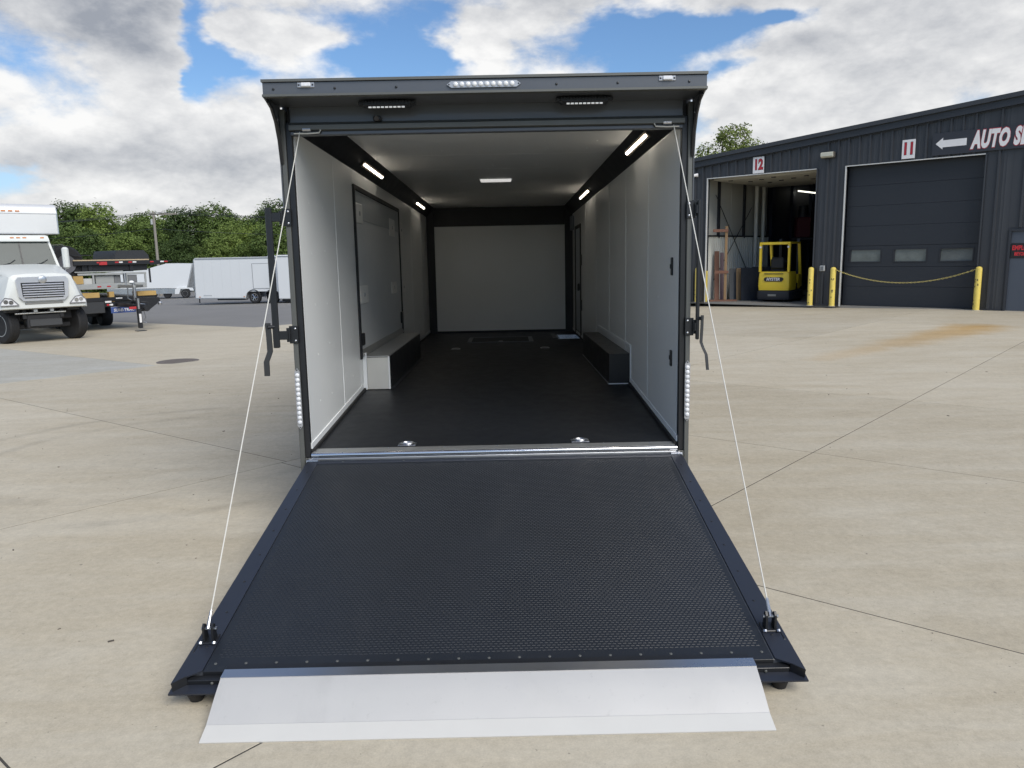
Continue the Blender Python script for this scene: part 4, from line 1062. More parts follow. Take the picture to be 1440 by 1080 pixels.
# cab
cab = tk(MB().loft([[(-1.10, YC+a*w, z) for a, w, z in ((1, 1.0, 1.0), (1, .98, 2.08), (-1, .98, 2.08), (-1, 1.0, 1.0))],
                    [(-1.2, YC+a*w, z) for a, w, z in ((1, 1.0, 1.0), (1, .96, 2.10), (-1, .96, 2.10), (-1, 1.0, 1.0))],
                    [(-1.55, YC+a*w, z) for a, w, z in ((1, 1.0, 1.0), (1, .80, 2.98), (-1, .80, 2.98), (-1, 1.0, 1.0))],
                    [(-3.1, YC+a*w, z) for a, w, z in ((1, 1.0, 1.0), (1, .80, 3.02), (-1, .80, 3.02), (-1, 1.0, 1.0))]]), 'cab', tw)
M = None
def ws(t, yy): return (-1.17 - .33*t, YC+yy, 2.12 + .80*t)
tk(MB().loft([[ws(.02, -.87), ws(.02, .87), (ws(.02, .87)[0]-.03, YC+.87, ws(.02, 0)[2]), (ws(.02, -.87)[0]-.03, YC-.87, ws(.02, 0)[2])],
              [ws(.90, -.76), ws(.90, .76), (ws(.90, .76)[0]-.03, YC+.76, ws(.90, 0)[2]), (ws(.90, -.76)[0]-.03, YC-.76, ws(.90, 0)[2])]]), 'windshield', glass)
tk(MB().loft([[(ws(.0, 0)[0]+.012, YC+a, ws(.0, 0)[2]) for a in (-.018, .018)] + [(ws(.0, 0)[0], YC+a, ws(.0, 0)[2]) for a in (.018, -.018)],
              [(ws(.92, 0)[0]+.012, YC+a, ws(.92, 0)[2]) for a in (-.018, .018)] + [(ws(.92, 0)[0], YC+a, ws(.92, 0)[2]) for a in (.018, -.018)]]), 'centre_strip', black)
tk(MB().box(-1.16, -1.12, YC-.89, YC+.89, 2.10, 2.135, .008), 'cowl_seal', black)
tk(MB().loft([[(-1.40, YC+a*.80, z) for a, z in ((1, 2.86), (1, 2.90), (-1, 2.90), (-1, 2.86))], [(-1.46, YC+a*.78, z) for a, z in ((1, 2.85), (1, 3.02), (-1, 3.02), (-1, 2.85))],
              [(-1.75, YC+a*.76, z) for a, z in ((1, 2.90), (1, 3.06), (-1, 3.06), (-1, 2.90))]]), 'roof_visor', tw)
for y in (-.62, -.16, 0, .16, .62):
    tk(MB().box(-1.46, -1.415, YC+y-.05, YC+y+.05, 2.95, 2.985, .008), 'marker_light', amber)
for s in (-1, 1):
    mr = tk(MB().box(-1.30, -1.12, YC+s*1.14-.09, YC+s*1.14+.09, 2.03, 2.68, .05), 'mirror', tw)
    tk(MB().tube([(-1.25, YC+s*.80, 2.74), (-1.22, YC+s*1.1, 2.76), (-1.2, YC+s*1.16, 2.66)], .012), 'mirror_arm', black, mr)
    tk(MB().tube([(-1.25, YC+s*.90, 1.98), (-1.22, YC+s*1.08, 1.95), (-1.2, YC+s*1.12, 2.04)], .014), 'mirror_arm', chrome, mr)
    tk(MB().box(-2.3, -1.45, YC+s*.905-.012, YC+s*.905+.012, 2.15, 2.75, .01), 'side_window', glass)
for y in (-.42, .42):
    tk(MB().tube([(-1.13, YC+y-.25, 2.145), (-1.19, YC+y+.1, 2.23), (-1.235, YC+y+.24, 2.32)], .010, 5), 'wiper', black)
tk(MB().tube([(.40, YC+.845, 2.0-.09), (-.3, YC+.90, 2.06-.16), (-1.05, YC+.90, 2.10-.12)], .006, 4), 'hood_seam', mat('seam_dark', (.16, .17, .17), .5), hood)
tk(MB().tube([(.40, YC-.845, 2.0-.09), (-.3, YC-.90, 2.06-.16), (-1.05, YC-.90, 2.10-.12)], .006, 4), 'hood_seam', MATS['seam_dark'], hood)
tk(MB().box(-.62, -.45, YC+1.062, YC+1.085, 1.45, 1.53, .006), 'side_signal', amber)
# box body with a lip over the cab
bxw = mat('box_white', (.60, .61, .61), .4, 0, .04, .8)
def box_prof(x0, x1, zb, zt, r):
    return [(x1, zb), (x0, zb), (x0, zt-r)] + [(x0-r+r*math.cos(R(t)), zt-r+r*math.sin(R(t))) for t in (22, 45, 68)] + [(x0-r, zt), (x1, zt)]
YB = YC-.05
tk(MB().prism(box_prof(-1.8, -4.2, 3.10, 3.97, .24), YB-1.21, YB+1.21, 'y'), 'box_peak', bxw)
tk(MB().prism([(-4.2, 1.1), (-11, 1.1), (-11, 3.97), (-4.2, 3.97)], YB-1.22, YB+1.22, 'y'), 'box_body', bxw)
cp_ = [(-1.785, 3.70)] + [(-2.04+.255*math.cos(R(t)), 3.73+.255*math.sin(R(t))) for t in (0, 22, 45, 68, 90)] + [(-2.6, 3.985)]
tk(MB().prism(cp_ + [(-2.6, 3.972)] + [(-2.04+.242*math.cos(R(t)), 3.73+.242*math.sin(R(t))) for t in (90, 68, 45, 22, 0)] + [(-1.799, 3.70)], YB-1.215, YB+1.215, 'y'), 'rounded_cap', mat('cap_alu', (.70, .70, .70), .45, .35, .04, 2))
for s in (-1, 1): tk(MB().box(-1.95, -1.79, *sorted((YB+s*1.20, YB+s*1.235)), 3.09, 3.86, .01), 'corner_post', alu)
tk(MB().box(-1.90, -1.788, YB-1.20, YB+1.20, 3.085, 3.12, .006), 'lower_rail', alu_d)
for y in (-.18, 0, .18): tk(MB().box(-1.79, -1.772, YB+y-.06, YB+y+.06, 3.745, 3.785, .006), 'marker_light', amber)

# ------------------------------------------------------------------ stack of flatbed trailers
JX, JY = -11.774, 19.852
def stack_thing(name, label, cat, z):
    return thing(name, label, cat, (JX, JY, gz(JX, JY)+z), R(90-134))
st_b = mat('trailer_black', (.012, .013, .016), .4, 0, .2, 5)
deckw = mat('deck_wood', (.42, .33, .21), .75, 0, .25, 4)
redr = mat('red_reflector', (.40, .03, .035), .35)
whtr = mat('white_tape', (.70, .70, .70), .4)
blue = mat('plate_blue', (.05, .09, .27), .4)
FY = Matrix(((0, 0, 1, 0), (1, 0, 0, 0), (0, 1, 0, 0), (0, 0, 0, 1)))   # text facing +x
T1 = stack_thing('flatbed_trailer', 'black flatbed trailer with a front jack and blue nameplate, lowest of the trailer stack', 'trailer', 0)
k1 = lambda mb, n, m, p=T1: part(mb, n, m, p)
k1(MB().box(-8.2, -1.85, -1.16, 1.10, .98, 1.05, .01), 'deck', st_b)
for y in (-.95, .85): k1(MB().box(-8.2, -1.8, y-.06, y+.06, .72, .979, .01), 'frame_rail', st_b)
k1(MB().box(-1.85, -1.78, -1.16, 1.20, .93, 1.06, .01), 'front_beam', st_b)
k1(MB().box(-1.84, -1.79, -1.15, -.42, .55, .929, .01), 'front_panel', mat('panel_soft', (.03, .033, .038), .6))
k1(MB().box(-1.88, -1.80, -.42, .95, .74, .90, .01), 'cross_beam', st_b)
pb = k1(MB().box(-1.80, -1.775, -.24, .56, .52, .72, .004), 'name_plate', blue)
text('lettering', 'SURE-TRAC', .135, whtr, pb, Matrix.Translation((-1.7735, .18, .615)) @ FY, .001, 0, .003, .95)
for y, c_ in ((-.36, redr), (-.28, whtr)): k1(MB().box(-1.779, -1.77, y-.0, y+.12, .78, .84, .003), 'reflector_tape', c_)
k1(MB().box(-1.779, -1.77, -.40, -.20, .88, .94, .003), 'label_plate', whtr)
k1(MB().box(-1.78, -1.77, -.05, .16, 1.0, 1.035, .003), 'label_plate', whtr)
k1(MB().prism([(.04, 1.06), (.76, 1.05), (.80, .92), (.40, .64), (.04, .60)], -.34, -.24, 'x'), 'tongue_plate', st_b)
k1(MB().box(-1.79, -.2, -.07, .07, .74, .86, .01), 'tongue', st_b)
k1(MB().box(-1.79, -.25, .45, .55, .76, .88, .01), 'tongue', st_b)
k1(MB().lathe([(.06, 0), (.07, .06), (.04, .11)], (-.22, .76, .80), (0, .2, 1), 12), 'coupler', zinc)
jk = k1(MB().box(-.06, .06, -.06, .06, .10, .72, .01), 'jack', st_b)
k1(MB().cyl((0, 0, .55), (0, 0, 1.05), .045, seg=12), 'jack_tube', zinc, jk)
k1(MB().box(-.14, .14, -.14, .14, 0, .02, .004), 'jack_foot', st_b, jk)
k1(MB().box(.062, .066, -.035, .035, .28, .56), 'jack_decal', whtr, jk)
k1(MB().tube([(0, .06, .88), (0, .2, .86), (0, .22, .70)], .015), 'jack_handle', zinc, jk)
k1(MB().lathe([(.10, -.05), (.12, 0), (.10, .06)], (.02, .24, .74), (1, 0, 0), 14), 'winch_drum', st_b)
k1(MB().box(.0, .03, -.30, -.08, .72, .80, .006), 'reflector_tape', redr)
k1(MB().tube([(-.05, .16, .68), (-.03, .2, .42), (-.02, .12, .30), (0, .2, .26)], .010), 'safety_chain', zinc)
k1(MB().tube([(-.05, .10, .95), (.0, .32, .92), (0, .30, .74), (0, .12, .72)], .010), 'cable', black)
for y in (.62, -.85):
    for x in (-5.05, -6.15):
        zg = gz(JX, JY)
        wheel('wheel', (x, y, .28), (0, 1 if y > 0 else -1, 0), .40, .38, T1, alu_d, 24)
for x in (-5.05, -6.15): k1(MB().box(x-.05, x+.05, -.8, .6, .25, .36), 'axle', st_b)
k1(MB().box(-7.0, -4.3, .42, .84, .72, .74), 'fender', st_b)
T2 = stack_thing('utility_trailer', 'bare aluminium trailer with red reflectors and grey box, middle of the trailer stack', 'trailer', 0)
k2 = lambda mb, n, m, p=T2: part(mb, n, m, p)
alg = mat('alu_frame', (.40, .41, .40), .5, .6, .1, 4)
k2(MB().box(-1.86, -1.80, -1.30, 1.02, 1.34, 1.52, .01), 'front_channel', alg)
for y in (-1.28, .95): k2(MB().box(-7.5, -1.861, y, y+.07, 1.34, 1.50, .01), 'side_rail', alg)
k2(MB().box(-7.5, -1.861, -1.20, .94, 1.46, 1.495, .004), 'deck', alu_d)
for y in (-.52, -.22): k2(MB().box(-1.799, -1.79, y-.06, y+.06, 1.40, 1.445, .004), 'red_reflector', redr)
k2(MB().box(-1.92, -1.86, -1.12, 1.06, 1.80, 1.87, .008), 'top_rail', alg)
for y in (-.65, .40, 1.02): k2(MB().box(-1.90, -1.862, y-.03, y+.03, 1.521, 1.80, .004), 'rail_post', alg)
k2(MB().box(-2.4, -1.95, -.56, .02, 1.50, 1.79, .01), 'tool_box', mat('box_grey', (.30, .31, .30), .5))
k2(MB().box(-2.4, -1.97, .03, .24, 1.50, 1.79, .01), 'tool_box', mat('box_dark', (.16, .165, .17), .5))
k2(MB().box(-2.3, -1.93, -1.10, -.66, 1.50, 1.70, .01), 'crate', mat('crate_white', (.50, .51, .50), .5))
k2(MB().cyl((-1.85, .33, 1.45), (-1.85, .33, 1.84), .055, seg=12), 'spare_post', zinc)
k2(MB().box(-2.2, -1.9, .45, .75, 1.50, 1.78, .01), 'battery_box', mat('box_mid', (.14, .145, .15), .5))
k2(MB().box(-1.8, -1.1, .62, .70, 1.36, 1.46, .01), 'tongue', alg)
k2(MB().dome((-1.82, .52, 1.52), .09, .07, (0, 0, 1), 10), 'dome_cap', trim_w)
k2(MB().cyl((-.5, .1, .97), (-.5, .1, 1.52), .05, seg=12), 'jack', zinc)
k2(MB().tube([(-.5, -.1, 1.4), (-.5, -.12, 1.05), (-.5, .0, .98)], .02), 'jack_handle', zinc)
k2(MB().box(-1.799, -.45, .06, .14, 1.38, 1.47, .01), 'tongue', alg)
T3 = stack_thing('deckover_trailer', 'black deckover flatbed with wheel box and spare tyres, topmost of the trailer stack', 'trailer', 0)
k3 = lambda mb, n, m, p=T3: part(mb, n, m, p)
k3(MB().box(-8, -1.82, -1.22, 1.18, 2.27, 2.31, .004), 'deck', deckw)
k3(MB().box(-1.90, -1.81, -1.22, 1.20, 2.13, 2.268, .008), 'front_beam', st_b)
k3(MB().box(-2.2, -1.95, -.95, 1.14, 1.93, 2.128, .01), 'cross_beam', st_b)
for y in (-.7, .6): k3(MB().box(-8, -1.9, y-.06, y+.06, 1.90, 2.26, .01), 'frame_rail', st_b)
k3(MB().prism([(1.20, 2.268), (2.02, 2.25), (1.55, 2.13), (1.20, 2.10)], -1.90, -1.82, 'x'), 'dovetail_beam', st_b)
for y, c_ in ((-.52, redr), (.05, redr), (.18, whtr), (.48, redr), (.62, whtr), (1.2, redr), (1.55, whtr), (1.68, redr)): k3(MB().box(-1.8095, -1.80, y, y+.12, 2.19, 2.235, .003), 'reflector_tape', c_)
k3(MB().box(-1.8095, -1.80, -.45, -.20, 2.13, 2.24, .006), 'tail_light', redr)
k3(MB().prism([(.08, 2.311), (1.22, 2.311), (1.20, 2.44), (1.06, 2.61), (.16, 2.61), (.10, 2.45)], -4.0, -1.9, 'x'), 'wheel_box', mat('box_black', (.020, .023, .027), .5))
k3(MB().box(-1.9, -1.86, -1.24, -.62, 2.44, 2.47, .006), 'stake_bar', st_b)
for x, z in ((-2.05, 2.18), (-2.42, 2.18)):
    k3(MB().lathe([(.30, -.16), (.52, -.17), (.60, -.10), (.61, 0), (.60, .10), (.52, .17), (.30, .16)], (x, -1.42, z), (1, .25, 0), 26), 'spare_tyre', rubber)
k3(MB().lathe([(.30, .0), (.28, .10), (.10, .06)], (-1.90, -1.42, 2.18), (1, .25, 0), 18), 'rim', mat('rim_grey', (.10, .10, .11), .5))
k3(MB().box(-1.93, -1.86, -1.2, .3, 1.895, 1.93, .005), 'lower_rail', alg)
k3(MB().box(-1.85, -1.82, 1.13, 1.19, 1.50, 2.0, .005), 'stake_post', st_b)
timb = mat('timber', (.42, .28, .10), .75, 0, .2, 5)
def block(x, y, z, w, h, label, d=.5):
    t = MB().box(-d, 0, -w/2, w/2, 0, h, .008).build('timber_block', timb)
    t.matrix_world = Matrix.Translation((JX, JY, gz(JX, JY))) @ Matrix.Rotation(R(-44), 4, 'Z') @ Matrix.Translation((x, y, z))
    tag(t, label, 'timber block', 'timber blocks between the stacked trailers')
block(-1.80, -1.13, 1.525, .30, .26, 'short yellowish timber block under the spare tyres of the top trailer')
block(-1.79, -.80, 1.06, .52, .17, 'wide yellowish timber block left under the aluminium trailer')
block(-1.75, .98, 1.06, .62, .15, 'yellowish timber block right under the aluminium trailer')
block(-1.82, -.15, .90, .16, .34, 'narrow brown timber post in the middle under the aluminium trailer', .2)

# ------------------------------------------------------------------ far enclosed trailers
trw = mat('trailer_white', (.66, .68, .69), .38, 0, .03, .7, coat=.2)
AX, AY = -14.848, 40.585
ED = thing('enclosed_trailer', 'white enclosed tandem axle trailer with a square side door and roof vent', 'trailer', (AX, AY, gz(AX, AY)), R(-12))
ke = lambda mb, n, m, p=ED: part(mb, n, m, p)
ke(MB().prism([(-3.86, .34), (-3.80, 2.62), (-3.68, 2.73), (2.3, 2.73), (2.3, .30), (1.75, .30), (1.65, .62), (1.55, .72), (-.35, .72), (-.45, .62), (-.55, .30)], 0, 2.35, 'y'), 'body', trw)
ke(MB().prism([(-3.88, .33), (-3.81, 2.63), (-3.76, 2.63), (-3.82, .33)], -.012, -.002, 'y'), 'corner_trim', alu_d)
ke(MB().box(-3.7, 2.3, -.014, -.002, 2.62, 2.70, .004), 'roof_trim', alu_d)
ke(MB().box(-3.8, -.56, -.014, -.002, .31, .36, .004), 'skirt_trim', alu_d)
for x in (-3.2, -2.6, -2.0, -1.4, -.8, 1.7): ke(MB().box(x-.006, x+.006, -.0045, .0, .37, 2.615), 'panel_seam', mat('seam_light', (.58, .60, .61), .5))
for x in (-3.55, -.62): ke(MB().box(x-.05, x+.05, -.02, -.0145, .40, .44, .004), 'marker_light', amber)
ke(MB().box(-3.3, -2.75, -.005, -.001, .47, .53), 'small_decal', mat('decal_grey', (.42, .44, .46), .5))
dd = ke(MB().box(.02, 1.36, -.010, .002, .90, 2.33, .004), 'side_door', trw)
for q in ((0, .018, .88, 2.35), (1.362, 1.38, .88, 2.35), (.0185, 1.3615, 2.332, 2.35), (.0185, 1.3615, .88, .898)): ke(MB().box(q[0], q[1], -.016, .0, q[2], q[3]), 'door_trim', mat('door_gap', (.22, .23, .24), .5), dd)
ke(MB().box(1.20, 1.27, -.04, -.0105, 1.56, 1.66, .006), 'latch', black, dd)
ke(MB().dome((.75, 1.0, 2.73), .25, .12, (0, 0, 1), 14), 'roof_vent', trw)
for x in (0, 1.19):
    wheel('wheel', (x, .17, .375), (0, -1, 0), .375, .24, ED, chrome, 24)
    ke(MB().tube([(x-.47+.0, -.01, .36)] + [(x+.46*math.cos(R(t)), -.02, .36+.46*math.sin(R(t))) for t in range(180, -1, -20)], .022, 6), 'wheel_arch', black)
    wheel('wheel', (x, 2.15, .375), (0, 1, 0), .375, .24, ED, chrome, 18)
ke(MB().box(-4.6, -3.8, 1.0, 1.2, .33, .45, .01), 'tongue', black); ke(MB().cyl((-4.3, 1.05, .0), (-4.3, 1.05, .8), .035, seg=8), 'jack', black)
ke(MB().box(-2.6, -.9, .3, .9, .20, .299, .01), 'under_step', black)
sp_ = MB()
for x in (0, 1.19):
    for k in range(6):
        a = R(60*k)
        sp_.cyl((x, .035, .375), (x+.2*math.cos(a), .045, .375+.2*math.sin(a)), .022, seg=5)
ke(sp_, 'rim_spokes', chrome)
ke(MB().box(1.75, 2.3, .1, 2.2, .12, .299), 'rear_hitch', black)
E2 = thing('enclosed_trailer', 'white enclosed trailer end, slightly taller, mostly hidden behind the left post of the ramp trailer', 'trailer', (AX + 2.05*math.cos(R(-12)) + .5*math.sin(R(-12)), AY + 2.05*math.sin(R(-12)) - .5*math.cos(R(-12)), gz(AX, AY)), R(-12))
part(MB().box(-.20, 4.6, 0, 2.4, .28, 2.80, .04), 'body', trw, E2); part(MB().box(-.2, 4.6, -.012, -.002, 2.68, 2.76, .003), 'roof_trim', alu_d, E2)
for x in (2.4, 3.4): wheel('wheel', (x, .17, .375), (0, -1, 0), .375, .24, E2, chrome, 18)
part(MB().box(.1, .9, .2, 2.0, .10, .279), 'step', black, E2)
BX, BY = -26.546, 59.093
E3 = thing('car_hauler', 'low white wedge nosed car trailer with polished skirt and white wheel fender', 'trailer', (BX, BY, gz(BX, BY)))
k4 = lambda mb, n, m, p=E3: part(mb, n, m, p)
k4(MB().prism([(-6.5, .85), (-6.5, 2.2), (-3.4, 2.35), (-1.4, 2.86), (.70, 2.80), (.10, .80), (-2, .84)], 0, 2.4, 'y'), 'body', trw)
k4(MB().prism([(-6.5, .34), (-6.5, .84), (.05, .79), (-.45, .40)], .02, 2.38, 'y'), 'skirt', mat('polished_skirt', (.55, .56, .57), .25, .9, .35, 1.5))
k4(MB().prism([(.705, 2.80), (.75, 2.78), (.62, .72), (.10, .79)], .3, 2.1, 'y'), 'ramp_frame', mat('perforated', (.20, .21, .22), .6, .4, .6, 9))
k4(MB().prism([(-.85, .35), (-.80, .75), (-.4, .90), (.6, .84), (.70, .60), (.45, .62), (.35, .76), (-.35, .76), (-.5, .35)], -.15, -.001, 'y'), 'fender', trw)
wheel('wheel', (0, -.02, .37), (0, -1, 0), .37, .24, E3, chrome, 24)
for x in (-1.6, -2.8): wheel('wheel', (x, .2, .33), (0, -1, 0), .33, .24, E3, black, 18)
k4(MB().box(.7, 1.5, 1.1, 1.25, .45, .6), 'tongue', black); k4(MB().cyl((1.1, .9, 0), (1.1, .9, .9), .05, seg=8), 'jack', black)

# ------------------------------------------------------------------ trees
bark = mat('bark', (.085, .062, .042), .9, 0, .25, 4)
def leaf_mat(name, c):
    m = bpy.data.materials.new(name); m.use_nodes = True; nt = m.node_tree; b = nt.nodes['Principled BSDF']
    g_ = nt.nodes.new('ShaderNodeNewGeometry'); oi = nt.nodes.new('ShaderNodeObjectInfo')
    rp = X(nt, g_.outputs['Random Per Island']); ro = X(nt, oi.outputs['Random'])
    k = (rp - 0.5)*0.45 + (ro - 0.5)*0.80 + 1.0
    cc = mixc(nt, ro, c, (c[0]*1.2, c[1]*1.03, c[2]*.9))
    mul = nt.nodes.new('ShaderNodeVectorMath'); mul.operation = 'SCALE'
    nt.links.new(cc, mul.inputs[0]); nt.links.new(k.k, mul.inputs['Scale'])
    nt.links.new(mul.outputs[0], b.inputs['Base Color']); b.inputs['Roughness'].default_value = .6
    b.inputs['Specular IOR Level'].default_value = .25
    tr_ = nt.nodes.new('ShaderNodeBsdfTranslucent'); nt.links.new(mul.outputs[0], tr_.inputs[0])
    ms = nt.nodes.new('ShaderNodeMixShader'); ms.inputs[0].default_value = .25
    nt.links.new(b.outputs[0], ms.inputs[1]); nt.links.new(tr_.outputs[0], ms.inputs[2])
    nt.links.new(ms.outputs[0], nt.nodes['Material Output'].inputs['Surface'])
    return m
leafA = leaf_mat('leaf_green', (.098, .156, .044))
leafB = leaf_mat('leaf_light', (.120, .186, .048))
leafC = leaf_mat('leaf_poplar', (.130, .182, .058))
def crown_mesh(name, lobes, nleaf, size, m, rnd):
    """lobes: (centre, radii); leaves sit in small sprays through each lobe, mostly near its outside"""
    V, F = [], []
    tot = sum(r[0]*r[1]*r[2] for _, r in lobes)
    for c, r in lobes:
        n = int(nleaf*(r[0]*r[1]*r[2])/tot)
        for i in range(max(n//9, 1)):
            d = Vector((rnd.gauss(0, 1), rnd.gauss(0, 1), rnd.gauss(0, 1))).normalized()
            rr = rnd.random()**.22*rnd.uniform(.82, 1.05)
            sc_ = Vector((c[0]+d.x*r[0]*rr, c[1]+d.y*r[1]*rr, c[2]+d.z*r[2]*rr))
            for k in range(9):
                p = sc_ + Vector((rnd.gauss(0, 1), rnd.gauss(0, 1), rnd.gauss(0, .7)))*size*1.3
                nn = (d*.8 + Vector((rnd.gauss(0, .5), rnd.gauss(0, .5), rnd.gauss(0, .5)+.5))).normalized()
                u = nn.orthogonal().normalized(); w = nn.cross(u); a = rnd.uniform(0, 6.28)
                u, w = u*math.cos(a)+w*math.sin(a), w*math.cos(a)-u*math.sin(a)
                s_ = size*rnd.uniform(.55, 1.15); j = len(V)
                V += [p-u*s_, p-w*s_*.55+nn*s_*.15, p+u*s_, p+w*s_*.55+nn*s_*.15]; F.append((j, j+1, j+2, j+3))
    me = bpy.data.meshes.new(name); me.from_pydata([tuple(v) for v in V], [], F); me.materials.append(m)
    return me
def trunk_mesh(h, r, lobes, rnd):
    mb = MB(); k = .62
    sp = [(0, 0, -.6), (rnd.uniform(-.1, .1), rnd.uniform(-.1, .1), h*.25), (rnd.uniform(-.25, .25), rnd.uniform(-.25, .25), h*.5), (rnd.uniform(-.3, .3), rnd.uniform(-.3, .3), h*.86)]
    mb.tube(sp, [r, r*.8, r*.55, r*.12], 8)
    for c, rr in lobes:
        b0 = Vector(sp[1]).lerp(Vector(sp[2]), rnd.random()); e = Vector(c)
        mid_ = b0.lerp(e, .5) + Vector((0, 0, -.2))
        mb.tube([b0, mid_, e], [r*.38, r*.26, r*.08], 5)
    me = bpy.data.meshes.new('trunk'); bmesh.ops.recalc_face_normals(mb.b, faces=mb.b.faces[:]); mb.b.to_mesh(me); mb.b.free()
    me.materials.append(bark)
    for p in me.polygons: p.use_smooth = True
    return me
rnd = random.Random(11)
VAR = []
for v in range(7):
    h = 9.0; lobes = []
    nl = rnd.randint(7, 10)
    wide = rnd.uniform(.8, 1.15)
    for i in range(nl):
        t = (i+.5)/nl; z = h*(.20 + .68*t)
        rad = 2.3*wide*math.sin(math.pi*min(.22+.75*t, .97))
        a = i*2.4 + rnd.uniform(-.5, .5)
        R_ = rnd.uniform(1.3, 2.1)*(1.15-.35*t)
        lobes.append(((rad*.8*math.cos(a), rad*.8*math.sin(a), z), (R_*1.15, R_*1.15, R_*.85)))
    lobes.append(((rnd.uniform(-.4, .4), 0, h*.9), (.9, .9, .8)))
    VAR.append((trunk_mesh(h, .22, lobes[::2], rnd), crown_mesh('crown', lobes, 13500, .155, leafB if v in (2, 5) else leafA, rnd)))
def plant(v, x, y, s, rz, label, group, sz=1.0, zoff=0.0):
    t = thing('tree', label, 'tree', (x, y, gz(x, y)-.25+zoff), rz, group)
    t.scale = (s, s, s*sz)
    a = bpy.data.objects.new('trunk', VAR[v][0]); b = bpy.data.objects.new('crown', VAR[v][1])
    for o in (a, b): C.objects.link(o); o.parent = t
    return t
GT = 'trees in the wood along the far edge of the yard'
def at_px(px, Yw):
    """world x seen at this photograph column (1440 wide) at depth Yw, used only to lay the wood out"""
    return 0.1049 + (px-720 + 6)/1075.6*(Yw+4.961)
front = [(-80, 74, .62), (-20, 76, .60), (30, 75, .60), (92, 77, .66), (118, 80, .78), (142, 73, .60), (165, 80, .72), (188, 75, .64), (214, 80, .74), (243, 76, .60), (262, 74, .58), (286, 76, .60), (312, 75, .62), (334, 79, .70), (352, 75, .62), (372, 78, .72), (392, 74, .66), (412, 77, .76), (436, 76, .70), (470, 77, .68), (510, 76, .7)]
back_ = [(-60, 92, 1.08), (-5, 90, 1.06), (50, 91, 1.04), (96, 92, 1.02), (112, 90, 1.10), (134, 93, 1.04), (158, 91, 1.0), (182, 93, .96), (206, 90, .98), (226, 92, 1.02), (250, 93, 1.0), (272, 90, 1.0), (296, 93, .97), (318, 91, .98), (340, 92, 1.0), (362, 91, .98), (384, 92, 1.08), (402, 90, 1.10), (430, 92, 1.05), (470, 91, 1.0), (510, 92, 1.0)]
HOW = ['behind the white box truck', 'behind the stacked flatbeds', 'behind the utility pole', 'behind the low wedge nosed trailer', 'behind the far enclosed trailer', 'hidden by the ramp trailer']
def spot(px): return HOW[0 if px < 85 else 1 if px < 195 else 2 if px < 235 else 3 if px < 270 else 4 if px < 408 else 5]
seen = {}
def lab(fmt, key, px):
    n = seen[key, spot(px)] = seen.get((key, spot(px)), 0) + 1
    return fmt.format(['leftmost', 'second from left', 'third from left', 'fourth from left', 'fifth from left', 'sixth from left', 'seventh from left', 'eighth from left'][n-1], spot(px))
for i, (px, Yw, s) in enumerate(front):
    Yw += 12
    plant((i*3+2) % 7, at_px(px, Yw), Yw, s*1.30*(.86 + .34*((i*37) % 11)/10), i*1.7, lab('low green front-row tree, {} of those {}', 'f', px), GT, .92)
for i, (px, Yw, s) in enumerate(back_):
    Yw += 15
    plant((i*2) % 7, at_px(px, Yw), Yw, s*1.24*(.90 + .17*((i*29) % 7)/6), i*2.3, lab('tall green back-row tree, {} of those {}', 'b', px), GT, 1.0)
# understorey between the trunks
ub = random.Random(5); V, F = [], []
lob = []
for i in range(46):
    px = -60 + i*13; Yw = ub.uniform(82, 86)
    x = at_px(px, Yw); z = gz(x, Yw)
    lob.append(((x, Yw, z+ub.uniform(.4, 1.2)), (ub.uniform(1.2, 2.0), 1.3, ub.uniform(1.0, 2.0))))
me = crown_mesh('undergrowth', lob, 22000, .30, leafA, ub)
o = bpy.data.objects.new('undergrowth', me); C.objects.link(o); stuff(o)
o['label'] = 'low green undergrowth at the foot of the wood'
# the wood carries on to both sides, out of the picture
lob = []
for x0, x1, n in ((-140, -84, 26), (-14, 34, 24)):
    for i in range(n):
        x = x0 + (x1-x0)*(i+.5)/n; Yw = ub.uniform(94, 104); z = gz(x, Yw); h = ub.uniform(5.5, 8)
        for t_ in (.25, .55, .85): lob.append(((x+ub.uniform(-.8, .8), Yw+ub.uniform(-.8, .8), z+h*t_), (ub.uniform(1.7, 2.6), 2.0, ub.uniform(1.4, 2.0))))
me = crown_mesh('far_wood', lob, 60000, .24, leafA, ub)
o = bpy.data.objects.new('far_wood', me); C.objects.link(o); stuff(o)
o['label'] = 'far green wood carrying on beyond the yard'
# tree behind the workshop
lobes = [((0, 0, 9.6), (1.3, 1.3, 1.2)), ((-1.9, .3, 8.3), (1.2, 1.2, 1.4)), ((1.5, 0, 8.6), (1.2, 1.3, 1.1)), ((.3, -.6, 8.0), (1.8, 1.5, 1.4)), ((-1.4, -.4, 6.6), (1.6, 1.5, 1.5)), ((1.9, .4, 7.0), (1.6, 1.5, 1.3)),
         ((0, 0, 6.0), (2.3, 2, 1.5)), ((-2.6, .3, 6.4), (.9, .9, 1.1)), ((2.9, 0, 7.7), (.75, .75, .7)), ((-.9, .2, 10.0), (.55, .6, .7)), ((.9, 0, 10.3), (.5, .5, .6))]
t = thing('tree', 'big leafy tree with open crown rising behind the workshop roof', 'tree', (18.9, 60, -.3), 0)
t.scale = (1.05, 1.05, 1.14)
for nm, me in (('trunk', trunk_mesh(9.5, .28, lobes, rnd)), ('crown', crown_mesh('crown', lobes, 15000, .13, leafC, rnd))):
    o = bpy.data.objects.new(nm, me); C.objects.link(o); o.parent = t

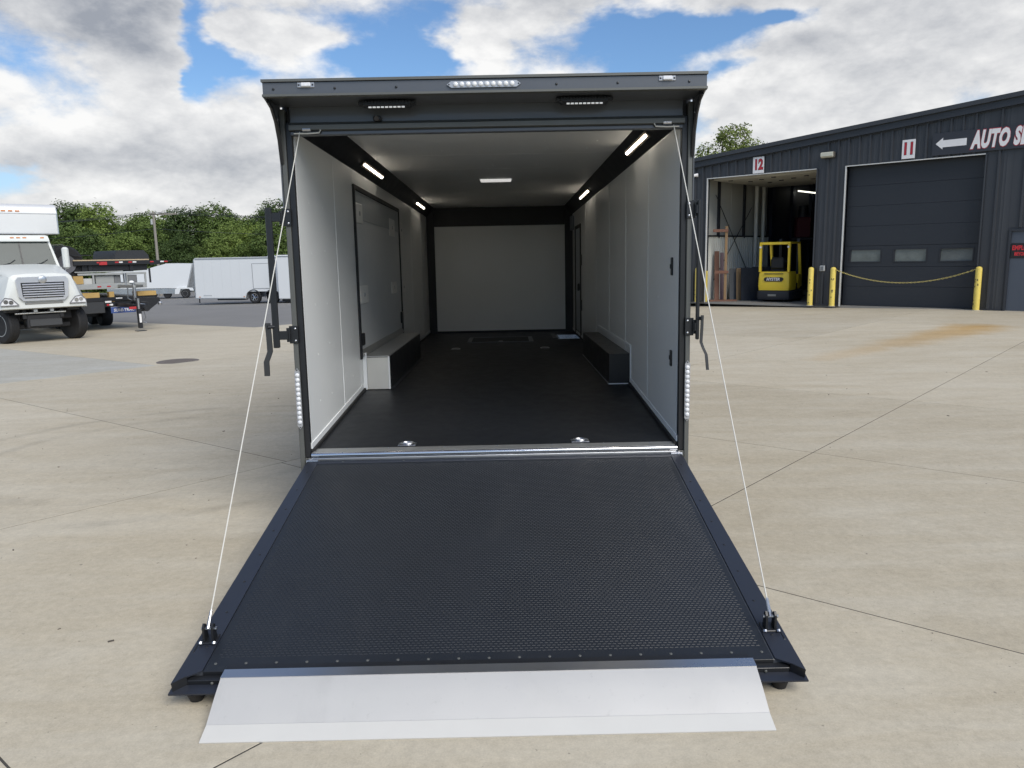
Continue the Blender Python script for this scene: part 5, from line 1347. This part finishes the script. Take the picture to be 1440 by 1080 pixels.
# utility pole with wires
t = thing('utility_pole', 'grey wooden utility pole with crossarm standing in front of the wood', 'utility pole', (-33.5, 70, gz(-33.5, 70)-.3))
pw = mat('pole_wood', (.24, .22, .19), .85, 0, .15, 2)
h = 6.55 - gz(-33.5, 70) + .3
part(MB().cyl((0, 0, 0), (0, 0, h), .15, .11, 10), 'pole', pw, t)
part(MB().box(-.35, 2.2, -.06, .06, h-.32, h-.20, .01), 'crossarm', pw, t)
for x in (-.3, 1.0, 2.1): part(MB().lathe([(.05, 0), (.07, .06), (.04, .14)], (x, 0, h-.20), (0, 0, 1), 8), 'insulator', mat('porcelain', (.4, .38, .36), .3), t)
part(MB().cyl((-.22, 0, h-1.2), (-.22, 0, h-.7), .12, seg=10), 'fuse_box', mat('grey_box', (.40, .41, .41), .5), t)
for x, z in ((-.3, h-.05), (1.0, h-.05), (2.1, h-.05), (0, h-1.6)):
    for sx in (-40, 46):
        pts = [(x + sx*k/12, 0 + (.06*sx)*k/12, z - 1.2*(1-(2*k/12-1)**2) + .012*abs(sx)*k/12) for k in range(13)]
        part(MB().tube(pts, .022, 4), 'wire', steel_d, t)

# loose grit on the concrete
gr_ = MB(); rg = random.Random(3)
for i in range(260):
    x = rg.uniform(-9, 11); y = rg.uniform(-3.6, 13)
    if abs(x) < 1.5 and y > -2.5: continue
    s_ = rg.choice((.003, .004, .004, .005, .006, .009)); z = gz(x, y)
    M = Matrix.Translation((x, y, z+s_*.3)) @ Matrix.Rotation(rg.uniform(0, 3), 4, 'Z') @ Matrix.Rotation(rg.uniform(-.4, .4), 4, 'X')
    gr_.box(-s_, s_, -s_*.7, s_*.7, -s_*.4, s_*.4, s_*.25, M)
dk_ = MB()
for i in range(130):
    x = rg.uniform(-7, 9); y = rg.uniform(-3.6, 9)
    if abs(x) < 1.5 and y > -2.5: continue
    s_ = rg.choice((.004, .005, .007, .010)); z = gz(x, y)
    M = Matrix.Translation((x, y, z+s_*.2)) @ Matrix.Rotation(rg.uniform(0, 3), 4, 'Z')
    dk_.box(-s_*1.4, s_*1.4, -s_*.6, s_*.6, -s_*.3, s_*.3, s_*.2, M)
stuff(dk_.build('litter', mat('litter', (.07, .06, .05), .9, 0, .5, 3)))
o = gr_.build('grit', mat('grit', (.24, .215, .175), .85, 0, .5, 3)); stuff(o)
